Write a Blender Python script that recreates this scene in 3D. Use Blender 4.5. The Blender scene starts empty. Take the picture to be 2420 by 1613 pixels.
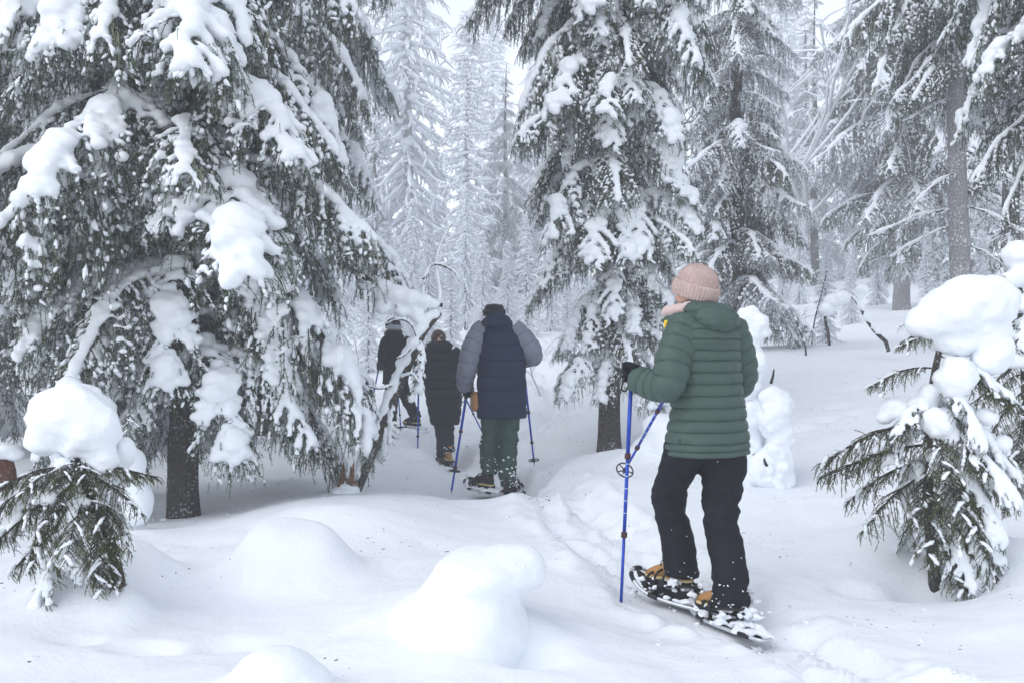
import bpy, math, random
import numpy as np
from mathutils import Vector, Matrix

# ------------------------------------------------------------------ camera, sky, sun, exposure
SC = bpy.context.scene
COL = SC.collection
F_PX, CX, CY, CAMZ = 2353.0, 1210.0, 806.5, 1.5     # 35 mm lens on a 2420 px wide frame

cam_d = bpy.data.cameras.new('camera')
cam_d.lens = 35.0
cam_d.sensor_width = 36.0
cam_d.clip_start = 0.05
cam_d.clip_end = 2000.0
cam = bpy.data.objects.new('camera', cam_d)
cam.location = (0, 0, CAMZ)
cam.rotation_euler = (math.radians(90), 0, 0)
COL.objects.link(cam)
SC.camera = cam

SUN_EL, SUN_ROT = math.radians(50), math.radians(-122)
world = bpy.data.worlds.new('World')
SC.world = world
world.use_nodes = True
nt = world.node_tree
nt.nodes.clear()
sky = nt.nodes.new('ShaderNodeTexSky')
sky.sky_type = 'NISHITA'
sky.sun_disc = False
sky.sun_elevation = SUN_EL
sky.sun_rotation = SUN_ROT
sky.air_density = 1.0
sky.dust_density = 0.3
sky.ozone_density = 1.0
hs = nt.nodes.new('ShaderNodeHueSaturation')
hs.inputs['Saturation'].default_value = 0.32         # overcast: cloud greys the sky out
bg = nt.nodes.new('ShaderNodeBackground')
bg.inputs['Strength'].default_value = 0.15
wo = nt.nodes.new('ShaderNodeOutputWorld')
nt.links.new(sky.outputs[0], hs.inputs['Color'])
nt.links.new(hs.outputs[0], bg.inputs['Color'])
nt.links.new(bg.outputs[0], wo.inputs['Surface'])

sun_d = bpy.data.lights.new('sun', 'SUN')
sun_d.energy = 0.5
sun_d.angle = math.radians(50)
sun_d.color = (1.0, 0.97, 0.93)
sun = bpy.data.objects.new('sun', sun_d)
# the lamp shines from the same direction as the sky's sun (rotation measured clockwise from +Y)
sdir = Vector((math.sin(SUN_ROT) * math.cos(SUN_EL), math.cos(SUN_ROT) * math.cos(SUN_EL), math.sin(SUN_EL)))
sun.rotation_euler = (-sdir).to_track_quat('-Z', 'Y').to_euler()
COL.objects.link(sun)

SC.view_settings.view_transform = 'Standard'
SC.view_settings.look = 'None'
SC.view_settings.gamma = 1.0
SC.view_settings.use_curve_mapping = False
SC.view_settings.exposure = 0.98
SC.render.engine = 'CYCLES'
cy = SC.cycles
cy.max_bounces = 8
cy.diffuse_bounces = 6
cy.glossy_bounces = 2
cy.transmission_bounces = 2
cy.transparent_max_bounces = 4
cy.volume_bounces = 2
cy.caustics_reflective = False
cy.caustics_refractive = False
cy.use_denoising = True
cy.use_adaptive_sampling = True
cy.adaptive_threshold = 0.02

# ------------------------------------------------------------------ small maths
RNG = np.random.default_rng(7)
R = math.radians

def P(px, py, Y):
    """a point of the place: seen in the direction (px, py), Y metres ahead"""
    return np.array([(px - CX) / F_PX * Y, Y, CAMZ - (py - CY) / F_PX * Y])

def XP(px, Y):
    return (px - CX) / F_PX * Y

def _hash(ix, iy, iz, seed):
    h = (ix.astype(np.int64) * 374761393 + iy.astype(np.int64) * 668265263 + iz.astype(np.int64) * 2147483647 + seed * 974711) & 0xFFFFFFFF
    h = ((h ^ (h >> 13)) * 1274126177) & 0xFFFFFFFF
    h = (h ^ (h >> 16)) & 0xFFFFFF
    return h / float(0xFFFFFF) * 2 - 1

def vnoise(p, seed=0):
    """smooth value noise in -1..1 on an (n,3) array"""
    p = np.asarray(p, float)
    i = np.floor(p).astype(np.int64)
    f = p - i
    f = f * f * f * (f * (f * 6 - 15) + 10)
    out = 0
    for dx in (0, 1):
        wx = f[:, 0] if dx else 1 - f[:, 0]
        for dy in (0, 1):
            wy = f[:, 1] if dy else 1 - f[:, 1]
            for dz in (0, 1):
                wz = f[:, 2] if dz else 1 - f[:, 2]
                out = out + wx * wy * wz * _hash(i[:, 0] + dx, i[:, 1] + dy, i[:, 2] + dz, seed)
    return out

def fbm(p, octaves=3, seed=0, gain=0.5):
    p = np.asarray(p, float)
    a, s, tot = 1.0, 0.0, 0.0
    for o in range(octaves):
        s = s + a * vnoise(p * (2.03 ** o) + 17.3 * o, seed + o)
        tot += a
        a *= gain
    return s / tot

def smooth01(x):
    x = np.clip(x, 0, 1)
    return x * x * (3 - 2 * x)

def catmull(pts, n):
    pts = np.asarray(pts, float)
    if len(pts) == 2:
        t = np.linspace(0, 1, n)[:, None]
        return pts[0] * (1 - t) + pts[1] * t
    ext = np.vstack([2 * pts[0] - pts[1], pts, 2 * pts[-1] - pts[-2]])
    seg = len(pts) - 1
    u = np.linspace(0, seg, n)
    k = np.minimum(u.astype(int), seg - 1)
    t = (u - k)[:, None]
    p0, p1, p2, p3 = ext[k], ext[k + 1], ext[k + 2], ext[k + 3]
    return 0.5 * ((2 * p1) + (-p0 + p2) * t + (2 * p0 - 5 * p1 + 4 * p2 - p3) * t ** 2 + (-p0 + 3 * p1 - 3 * p2 + p3) * t ** 3)

def frames(path):
    path = np.asarray(path, float)
    t = np.gradient(path, axis=0)
    t /= np.linalg.norm(t, axis=1)[:, None] + 1e-12
    up = np.array([0, 0, 1.0]) if abs(t[0, 2]) < 0.9 else np.array([0, 1.0, 0])
    n = np.cross(up, t[0]); n /= np.linalg.norm(n)
    N = [n]
    for i in range(1, len(path)):
        n = N[-1] - t[i] * np.dot(N[-1], t[i])
        n /= np.linalg.norm(n) + 1e-12
        N.append(n)
    N = np.array(N)
    return t, N, np.cross(t, N)

# ------------------------------------------------------------------ mesh building
class MB:
    """collects faces as arrays and links them as one mesh object"""
    def __init__(self):
        self.V, self.F, self.n = [], [], 0      # F: (faces array, material index)

    def add(self, V, F, mi=0):
        V = np.asarray(V, float).reshape(-1, 3)
        F = np.asarray(F, np.int64)
        self.V.append(V)
        self.F.append((F + self.n, mi))
        self.n += len(V)
        return self

    def tube(self, path, r, k=6, mi=0, cap=True, squash=None):
        path = np.asarray(path, float)
        n = len(path)
        r = np.broadcast_to(np.asarray(r, float), (n,))
        _, N, B = frames(path)
        a = np.arange(k) * 2 * math.pi / k
        V = path[:, None, :] + r[:, None, None] * (np.cos(a)[None, :, None] * N[:, None, :] + np.sin(a)[None, :, None] * B[:, None, :])
        V = V.reshape(-1, 3)
        i = np.arange(n - 1)[:, None] * k
        j = np.arange(k)[None, :]
        j2 = (j + 1) % k
        F = np.stack([i + j, i + j2, i + k + j2, i + k + j], -1).reshape(-1, 4)
        self.add(V, F, mi)
        if cap:
            for ring, flip in ((0, True), (n - 1, False)):
                base = ring * k
                idx = np.array([[base, base + q, base + q + 1] for q in range(1, k - 1)]) + self.n - len(V)
                if flip:
                    idx = idx[:, ::-1]
                self.F.append((idx, mi))
        return self

    def box(self, c, s, mi=0, rot=None):
        c = np.asarray(c, float); s = np.asarray(s, float) / 2
        v = np.array([[x, y, z] for x in (-1, 1) for y in (-1, 1) for z in (-1, 1)], float) * s
        if rot is not None:
            v = v @ np.asarray(rot, float).T
        F = [[0, 1, 3, 2], [4, 6, 7, 5], [0, 4, 5, 1], [2, 3, 7, 6], [0, 2, 6, 4], [1, 5, 7, 3]]
        return self.add(v + c, F, mi)

    def blob(self, c, r, mi=0, sub=2, rot=None, wob=0.0, seed=0, freq=2.0):
        V, F = ICO[sub]
        v = V.copy()
        if wob:
            v = v * (1 + wob * fbm(v * freq + seed * 3.7, 2, seed))[:, None]
        v = v * np.broadcast_to(np.asarray(r, float), (3,))
        if rot is not None:
            v = v @ np.asarray(rot, float).T
        return self.add(v + np.asarray(c, float), F, mi)

    def rings(self, ringV, mi=0, cap=True):
        """ringV (n,k,3) closed rings"""
        ringV = np.asarray(ringV, float)
        n, k = ringV.shape[:2]
        b = self.n
        i = np.arange(n - 1)[:, None] * k
        j = np.arange(k)[None, :]
        j2 = (j + 1) % k
        F = np.stack([i + j, i + j2, i + k + j2, i + k + j], -1).reshape(-1, 4)
        self.add(ringV.reshape(-1, 3), F, mi)
        if cap:
            for ring, flip in ((0, True), (n - 1, False)):
                c = ringV[ring].mean(0)
                s = self.n
                self.V.append(c[None]); self.n += 1
                base = b + ring * k
                q = np.arange(k)
                idx = np.stack([np.full(k, s), base + q, base + (q + 1) % k], -1)
                if flip:
                    idx = idx[:, ::-1]
                self.F.append((idx, mi))
        return self

    def mesh(self, name, mats, smooth=True):
        me = bpy.data.meshes.new(name)
        V = np.vstack(self.V) if self.V else np.zeros((0, 3))
        me.vertices.add(len(V))
        me.vertices.foreach_set('co', V.astype(np.float32).ravel())
        counts = np.concatenate([np.full(len(f), f.shape[1]) for f, _ in self.F])
        loops = np.concatenate([f.ravel() for f, _ in self.F])
        mi = np.concatenate([np.full(len(f), m) for f, m in self.F])
        me.loops.add(len(loops))
        me.loops.foreach_set('vertex_index', loops.astype(np.int32))
        me.polygons.add(len(counts))
        me.polygons.foreach_set('loop_start', np.concatenate([[0], np.cumsum(counts)[:-1]]).astype(np.int32))
        me.polygons.foreach_set('loop_total', counts.astype(np.int32))
        if not isinstance(mats, (list, tuple)):
            mats = [mats]
        for m in mats:
            me.materials.append(m)
        me.polygons.foreach_set('material_index', mi.astype(np.int32))
        me.polygons.foreach_set('use_smooth', np.full(len(counts), smooth))
        me.update(calc_edges=True)
        return me

    def build(self, name, mats, parent=None, smooth=True):
        return link(name, self.mesh(name, mats, smooth), parent)

def link(name, data, parent=None):
    o = bpy.data.objects.new(name, data)
    COL.objects.link(o)
    if parent is not None:
        o.parent = parent
    return o

def tag(o, label=None, cat=None, group=None, kind=None):
    if label: o['label'] = label
    if cat: o['category'] = cat
    if group: o['group'] = group
    if kind: o['kind'] = kind
    return o

def thing(name, label, cat, loc=(0, 0, 0), rz=0.0, group=None):
    o = bpy.data.objects.new(name, None)
    o.empty_display_size = 0.1
    COL.objects.link(o)
    o.location = loc
    o.rotation_euler = (0, 0, rz)
    return tag(o, label, cat, group)

def _ico(sub):
    import bmesh
    bm = bmesh.new()
    bmesh.ops.create_icosphere(bm, subdivisions=sub, radius=1.0)
    V = np.array([v.co[:] for v in bm.verts])
    F = np.array([[v.index for v in f.verts] for f in bm.faces])
    bm.free()
    return V, F
ICO = {s: _ico(s) for s in (1, 2, 3, 4)}

def remesh(mb, voxel, smooth_it=4, noise=None):
    """melts overlapping closed shapes into one continuous skin -> (V, F)"""
    me = mb.mesh('melt', [])
    o = bpy.data.objects.new('melt', me)
    COL.objects.link(o)
    m = o.modifiers.new('r', 'REMESH'); m.mode = 'VOXEL'; m.voxel_size = voxel
    if smooth_it:
        s = o.modifiers.new('s', 'SMOOTH'); s.iterations = smooth_it; s.factor = 0.5
    dg = bpy.context.evaluated_depsgraph_get()
    ev = o.evaluated_get(dg)
    em = ev.to_mesh()
    V = np.empty(len(em.vertices) * 3, np.float32); em.vertices.foreach_get('co', V)
    V = V.reshape(-1, 3).astype(float)
    Nn = np.empty(len(em.vertices) * 3, np.float32); em.vertices.foreach_get('normal', Nn)
    Nn = Nn.reshape(-1, 3)
    L = np.empty(len(em.loops), np.int32); em.loops.foreach_get('vertex_index', L)
    F = L.reshape(-1, 4)
    ev.to_mesh_clear()
    bpy.data.objects.remove(o); bpy.data.meshes.remove(me)
    if noise:
        for amp, freq, sd in noise:
            V = V + Nn * (amp * fbm(V * freq, 2, sd))[:, None]
    return V, F

# ------------------------------------------------------------------ materials
def mat(name, color, rough=0.7, metal=0.0, **kw):
    m = bpy.data.materials.new(name)
    m.use_nodes = True
    t = m.node_tree
    b = t.nodes['Principled BSDF']
    b.inputs['Base Color'].default_value = (*color, 1)
    b.inputs['Roughness'].default_value = rough
    b.inputs['Metallic'].default_value = metal
    b.inputs['Specular IOR Level'].default_value = kw.get('spec', 0.3)
    return m

class N:
    """tiny node helper"""
    def __init__(self, m):
        self.t = m.node_tree
        self.b = self.t.nodes['Principled BSDF']
    def new(self, ty, **kw):
        n = self.t.nodes.new(ty)
        for k, v in kw.items():
            if k.startswith('i_'):
                n.inputs[k[2:].replace('_', ' ')].default_value = v
            else:
                setattr(n, k, v)
        return n
    def ln(self, a, b):
        self.t.links.new(a, b)
    def noise(self, scale, detail=3, rough=0.55, coord='Object', out='Fac'):
        tc = self.new('ShaderNodeTexCoord')
        n = self.new('ShaderNodeTexNoise')
        n.inputs['Scale'].default_value = scale
        n.inputs['Detail'].default_value = detail
        n.inputs['Roughness'].default_value = rough
        self.ln(tc.outputs[coord], n.inputs['Vector'])
        return n.outputs[out]
    def ramp(self, fac, stops):
        r = self.new('ShaderNodeValToRGB')
        e = r.color_ramp.elements
        while len(e) < len(stops):
            e.new(0.5)
        for q, (p, c) in zip(e, stops):
            q.position = p
            q.color = (*c, 1) if len(c) == 3 else c
        self.ln(fac, r.inputs[0])
        return r.outputs[0]
    def mix(self, fac, a, b):
        n = self.new('ShaderNodeMix', data_type='RGBA')
        for s, v in ((n.inputs[0], fac), (n.inputs[6], a), (n.inputs[7], b)):
            if isinstance(v, (int, float)):
                s.default_value = v
            elif isinstance(v, tuple):
                s.default_value = (*v, 1)
            else:
                self.ln(v, s)
        return n.outputs[2]
    def math(self, op, a, b=None, clamp=False):
        n = self.new('ShaderNodeMath', operation=op)
        n.use_clamp = clamp
        for s, v in zip(n.inputs, (a, b)):
            if v is None: continue
            if isinstance(v, (int, float)): s.default_value = v
            else: self.ln(v, s)
        return n.outputs[0]
    def bump(self, h, strength=0.3, dist=0.01):
        n = self.new('ShaderNodeBump')
        n.inputs['Strength'].default_value = strength
        n.inputs['Distance'].default_value = dist
        self.ln(h, n.inputs['Height'])
        self.ln(n.outputs[0], self.b.inputs['Normal'])
        return n

SNOWC = (0.83, 0.86, 0.90)

def m_snow():
    m = mat('snow', SNOWC, 0.75, spec=0.25)
    n = N(m)
    a = n.noise(9, 2, 0.6)
    b = n.noise(95, 2, 0.6)
    h = n.math('ADD', n.math('MULTIPLY', a, 1.6), n.math('MULTIPLY', b, 0.4))
    n.bump(h, 0.35, 0.02)
    n.ln(n.ramp(a, [(0.3, (0.81, 0.845, 0.89)), (0.7, (0.85, 0.875, 0.91))]), n.b.inputs['Base Color'])
    return m

def m_ground_snow():
    m = mat('ground_snow', SNOWC, 0.75, spec=0.25)
    n = N(m)
    a = n.noise(3.0, 3, 0.55)
    b = n.noise(30, 4, 0.65)
    h = n.math('ADD', n.math('MULTIPLY', a, 1.5), n.math('MULTIPLY', b, 0.5))
    n.bump(h, 0.45, 0.03)
    # a few fallen needles and bark crumbs lying on the snow
    d = n.noise(38, 0, 0.5)
    e = n.noise(2.2, 0, 0.5)
    f = n.math('MULTIPLY', n.math('GREATER_THAN', d, 0.80), n.math('GREATER_THAN', e, 0.62))
    base = n.ramp(a, [(0.3, (0.815, 0.845, 0.885)), (0.7, (0.85, 0.87, 0.905))])
    n.ln(n.mix(f, base, (0.09, 0.08, 0.06)), n.b.inputs['Base Color'])
    return m

def m_needles(name, c1, c2, frost, lo=0.42):
    """green shoots; frost and snow dust clings to what faces up"""
    m = mat(name, c1, 0.7, spec=0.08)
    n = N(m)
    oi = n.new('ShaderNodeObjectInfo')
    a = n.noise(3.2, 3)
    g = n.mix(n.math('ADD', n.math('MULTIPLY', oi.outputs['Random'], 0.35), n.math('SUBTRACT', n.math('MULTIPLY', a, 1.6), 0.5), True), c1, c2)
    geo = n.new('ShaderNodeNewGeometry')
    sep = n.new('ShaderNodeSeparateXYZ')
    n.ln(geo.outputs['Normal'], sep.inputs[0])
    up = n.math('ABSOLUTE', sep.outputs[2])
    f = n.noise(13, 4, 0.65)
    k = n.math('ADD', n.math('MULTIPLY', up, 0.22), f)
    k = n.ramp(k, [(lo, (0, 0, 0)), (lo + 0.25, (1, 1, 1))])
    n.ln(n.mix(n.math('MULTIPLY', k, frost), g, (0.70, 0.74, 0.77)), n.b.inputs['Base Color'])
    return m

def m_bark(name, c1, c2, fleck=0.5):
    m = mat(name, c1, 0.9, spec=0.06)
    n = N(m)
    tc = n.new('ShaderNodeTexCoord')
    mp = n.new('ShaderNodeMapping')
    mp.inputs['Scale'].default_value = (1, 1, 0.35)
    n.ln(tc.outputs['Object'], mp.inputs[0])
    v = n.new('ShaderNodeTexVoronoi', feature='DISTANCE_TO_EDGE')
    v.inputs['Scale'].default_value = 52
    n.ln(mp.outputs[0], v.inputs['Vector'])
    a = n.noise(14, 5, 0.65)
    base = n.mix(n.math('MULTIPLY', v.outputs['Distance'], 5, True), tuple(x * 0.75 for x in c1), n.mix(a, c1, c2))
    f = n.noise(46, 3, 0.6)
    f2 = n.noise(3.1, 2, 0.5)
    fl = n.math('MULTIPLY', n.ramp(n.math('ADD', f, n.math('MULTIPLY', n.math('SUBTRACT', f2, 0.5), 0.5)), [(0.6, (0, 0, 0)), (0.66, (1, 1, 1))]), fleck)
    n.ln(n.mix(fl, base, (0.75, 0.78, 0.82)), n.b.inputs['Base Color'])
    n.bump(n.math('ADD', n.math('MULTIPLY', v.outputs['Distance'], 1.0), n.math('MULTIPLY', a, 0.5)), 0.8, 0.02)
    return m

def m_cloth(name, c, rough=0.6, scale=220, bump=0.12, spec=0.3, sheen=0.0, var=0.12, dust=0.0):
    m = mat(name, c, rough, spec=spec)
    n = N(m)
    a = n.noise(6, 4, 0.6)
    w = n.noise(scale, 2, 0.5)
    col = n.mix(a, tuple(x * (1 - var) for x in c), tuple(min(1, x * (1 + var)) for x in c))
    if dust:
        z = n.noise(42, 4, 0.7)
        z2 = n.noise(5, 2, 0.5)
        k = n.ramp(n.math('ADD', z, n.math('MULTIPLY', n.math('SUBTRACT', z2, 0.5), 0.6)), [(0.60, (0, 0, 0)), (0.66, (1, 1, 1))])
        col = n.mix(n.math('MULTIPLY', k, dust), col, (0.8, 0.83, 0.87))
    n.ln(col, n.b.inputs['Base Color'])
    f = n.noise(24, 4, 0.6)
    n.bump(n.math('ADD', n.math('MULTIPLY', w, 0.25), f), bump, 0.01)
    if sheen:
        n.b.inputs['Sheen Weight'].default_value = sheen
    return m

M = {}
M['snow'] = m_snow()
M['ground'] = m_ground_snow()
M['needles'] = m_needles('spruce_needles', (0.021, 0.052, 0.015), (0.066, 0.118, 0.034), 0.70, 0.54)
M['young'] = m_needles('young_spruce_needles', (0.085, 0.118, 0.030), (0.19, 0.215, 0.065), 0.42, 0.65)
M['frosted'] = m_needles('frost_and_mist_needles', (0.040, 0.058, 0.042), (0.075, 0.095, 0.065), 0.85, 0.36)  # real frost, paled further: the fading of distant mist put into the colour
M['twig'] = m_bark('twig_bark', (0.042, 0.037, 0.033), (0.085, 0.078, 0.07), 0.6)
M['bark'] = m_bark('spruce_bark', (0.055, 0.048, 0.045), (0.13, 0.115, 0.105), 0.5)
M['rimebark'] = m_bark('rimed_bark', (0.24, 0.235, 0.245), (0.42, 0.415, 0.43), 0.85)
M['rime'] = m_bark('rimed_twig', (0.62, 0.63, 0.66), (0.76, 0.77, 0.80), 0.9)
M['lichen'] = mat('beard_lichen', (0.30, 0.31, 0.22), 0.9)
M['wood'] = m_bark('splintered_wood', (0.16, 0.09, 0.055), (0.30, 0.19, 0.12), 0.45)

# ------------------------------------------------------------------ the ground: snow sheet
CTRL = [  # (px, py, Y): where the snow surface is seen and how far away it lies
    (0, 1613, 3.5), (600, 1613, 3.5), (1210, 1613, 3.55), (1800, 1613, 3.75), (2420, 1613, 3.7),
    (1700, 1432, 5.0), (1500, 1440, 4.9), (1900, 1480, 4.7), (90, 1455, 4.4), (400, 1490, 4.3), (300, 1340, 5.2), (900, 1480, 4.4),
    (430, 1225, 8.0), (560, 1215, 7.9), (330, 1240, 7.4), (700, 1186, 6.9), (560, 1268, 6.2), (900, 1165, 7.5), (1000, 1162, 8.0), (1200, 1182, 9.2), (1090, 1185, 8.6), (1180, 1200, 8.6),
    (600, 1130, 9.6), (720, 1065, 11.0), (600, 1040, 12.2), (850, 1010, 13.6), (850, 1120, 9.8),
    (1065, 1110, 12.0), (985, 1064, 11.9), (930, 1040, 13.5), (1000, 1000, 14.3),
    (1300, 1098, 9.2), (1400, 1082, 9.3), (1500, 1068, 9.2), (1280, 1000, 12.0), (1280, 940, 14.5), (1250, 850, 20.0), (1250, 770, 32.0), (1150, 900, 18.0),
    (1450, 1085, 10.5), (1400, 1200, 6.9), (1300, 1290, 5.8), (1150, 1260, 6.3),
    (1850, 1165, 7.2), (1780, 1170, 7.3), (1900, 1060, 8.5), (1950, 935, 11.0), (1950, 822, 15.0), (1800, 830, 15.0), (2250, 846, 13.0), (2200, 1000, 9.0), (2420, 900, 11.0),
    (1850, 808, 19.0), (2130, 795, 18.5), (1950, 725, 28.0), (1900, 690, 40.0), (2300, 740, 22.0), (2420, 700, 30.0),
    (2200, 1390, 5.5), (2420, 1310, 5.6), (2000, 1245, 6.3), (2100, 1270, 6.0), (2420, 1160, 7.5), (2420, 1450, 4.6),
    (0, 1260, 6.0), (0, 1105, 9.0), (100, 1055, 12.0), (0, 960, 18.0), (0, 900, 30.0), (300, 930, 20.0), (0, 850, 60.0),
    (1000, 800, 26.0), (1000, 705, 50.0), (1900, 650, 60.0), (1500, 760, 40.0), (600, 800, 45.0),
]
C3 = np.array([P(*c) for c in CTRL])
extra = []
for x in (-5, -2, 0, 2, 5):
    extra += [(x, 1.2, 0.22), (x, -4, 0.2)]
for x in (-90, -40, 0, 40, 90):
    extra += [(x, 112, 8.5 + 0.03 * x)]
for (x, y, z) in ((-9, 8, .45), (-20, 20, .8), (-40, 50, 2.2), (9, 7, .9), (14, 12, 1.9), (30, 25, 4.0), (60, 60, 8.0), (-8, 3, .4), (8, 3, .5)):
    extra.append((x, y, z))
C3 = np.vstack([C3, np.array(extra, float)])

def warp(x, y):
    d = np.maximum(y, -2.0) + 3.4
    return np.stack([np.asarray(x) / d * 2.0, np.log(d) * 1.3], -1)

def tps_phi(r2):
    return 0.5 * r2 * np.log(r2 + 1e-9)

_cw = warp(C3[:, 0], C3[:, 1])
_n = len(_cw)
_K = tps_phi(((_cw[:, None] - _cw[None]) ** 2).sum(-1)) + np.eye(_n) * 0.004
_Pm = np.hstack([np.ones((_n, 1)), _cw])
_A = np.block([[_K, _Pm], [_Pm.T, np.zeros((3, 3))]])
_sol = np.linalg.solve(_A, np.concatenate([C3[:, 2], np.zeros(3)]))

TRACK = np.array([P(2150, 1640, 3.6), P(1850, 1520, 4.55), P(1690, 1440, 5.0), P(1540, 1350, 5.5), P(1420, 1270, 6.2), P(1330, 1215, 7.3), P(1240, 1180, 8.4),
                  P(1190, 1170, 9.3), P(1130, 1130, 10.6), P(1065, 1108, 12.1), P(1010, 1040, 13.2), P(960, 1010, 14.2), P(850, 960, 16)])[:, :2]
TRACK2 = np.array([P(1160, 1130, 10.2), P(1230, 1060, 11.2), P(1290, 1000, 12.2), P(1340, 960, 13.6), P(1300, 900, 16), P(1240, 850, 20)])[:, :2]

def seg_dist(p, line):
    best = np.full(len(p), 1e9); bt = np.zeros(len(p)); side = np.zeros(len(p))
    acc = 0
    for a, b in zip(line[:-1], line[1:]):
        d = b - a
        L = np.linalg.norm(d)
        t = np.clip(((p - a) @ d) / (L * L), 0, 1)
        q = p - a - t[:, None] * d
        dist = np.linalg.norm(q, axis=1)
        m = dist < best
        best = np.where(m, dist, best)
        bt = np.where(m, acc + t * L, bt)
        side = np.where(m, np.sign(q[:, 0] * d[1] - q[:, 1] * d[0]), side)
        acc += L
    return best, bt, side

# snow humps that the sheet itself forms: (px, Y, rx, ry, height, edge power)
HUMPS = [
    (690, 5.2, 0.31, 0.30, 0.21, 5.0), (610, 5.35, 0.5, 0.4, 0.07, 2.0), (800, 6.2, 0.50, 0.35, 0.10, 2.0),
    (1020, 4.40, 0.50, 0.5, 0.13, 2.2),
    (650, 3.45, 0.17, 0.17, 0.13, 2.2), (1420, 9.1, 0.75, 0.5, 0.06, 2.0),
    (320, 5.0, 0.20, 0.2, 0.20, 2.0), (200, 4.65, 0.22, 0.22, 0.16, 2.0), (285, 4.5, 0.14, 0.14, 0.10, 2.4), (2215, 5.5, 0.12, 0.12, 0.05, 2.0),
    (2080, 5.9, 0.30, 0.25, 0.12, 2.0), (2380, 5.6, 0.35, 0.3, 0.12, 2.0), (1560, 8.6, 0.30, 0.25, 0.22, 2.2),
    (1760, 7.2, 0.35, 0.3, 0.05, 2.0), (1010, 11.9, 0.38, 0.35, 0.12, 2.2), (1240, 8.9, 0.3, 0.3, 0.06, 2.0), (1310, 7.6, 0.5, 0.4, 0.10, 2.0),
]
# hollows and prints: (px, Y, rx, ry, depth)
DENTS = [
    (430, 7.9, 0.75, 0.55, 0.0), (2205, 5.38, 0.22, 0.16, 0.13), (2055, 5.32, 0.20, 0.08, 0.07), (2160, 5.35, .1, .07, .05),
    (1495, 4.92, 0.07, 0.05, 0.05), (195, 4.15, 0.10, 0.08, 0.04), (350, 4.05, 0.12, 0.08, 0.05), (540, 4.1, 0.14, 0.09, 0.04),
    (1580, 4.45, 0.2, 0.16, 0.03), (1470, 4.5, 0.16, 0.12, 0.025), (1235, 4.0, 0.16, 0.16, 0.09),
    (1670, 4.72, 0.42, 0.10, 0.085), (1790, 4.45, 0.25, 0.12, 0.05),
    (1980, 10.2, .12, .09, .05), (1960, 9.6, .12, .09, .05), (2030, 9.7, .12, .09, .05), (1890, 9.4, .12, .09, .05), (2010, 11.2, .15, .1, .05),
]

FLAT = []
for px, py, Y, rr in ((1150, 1166, 9.45, .34), (1200, 1184, 9.15, .40), (1065, 1110, 12.1, .36), (1048, 1108, 12.4, .3), (1000, 1018, 13.5, .3), (925, 1042, 13.7, .3),
                      (1600, 1425, 5.12, .30), (1740, 1478, 4.82, .26), (1805, 1530, 4.6, .14), (1110, 1168, 9.65, .22), (1175, 1196, 8.95, .40)):
    q = P(px, py, Y)
    FLAT.append((q[0], q[1], rr, q[2] - .015))

# snowshoe prints left along the trail: (x, y, heading x, heading y, depth)
PRINTS = []
_rg = np.random.default_rng(77)
for _line, _d in ((TRACK, .05), (TRACK2, .04)):
    _pt = catmull(np.hstack([_line, np.zeros((len(_line), 1))]), 400)[:, :2]
    _s = np.concatenate([[0], np.cumsum(np.linalg.norm(np.diff(_pt, axis=0), axis=1))])
    for _k, _t in enumerate(np.arange(.1, min(_s[-1], 13), .27)):
        _c = np.array([np.interp(_t, _s, _pt[:, 0]), np.interp(_t, _s, _pt[:, 1])])
        _e = np.array([np.interp(_t + .1, _s, _pt[:, 0]), np.interp(_t + .1, _s, _pt[:, 1])]) - _c
        _e = _e / np.linalg.norm(_e) + _rg.normal(size=2) * .12
        _e /= np.linalg.norm(_e)
        _c = _c + np.array([-_e[1], _e[0]]) * (.13 if _k % 2 else -.13) + _rg.normal(size=2) * .04
        PRINTS.append((_c[0], _c[1], _e[0], _e[1], _d * _rg.uniform(.6, 1.2)))

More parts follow.
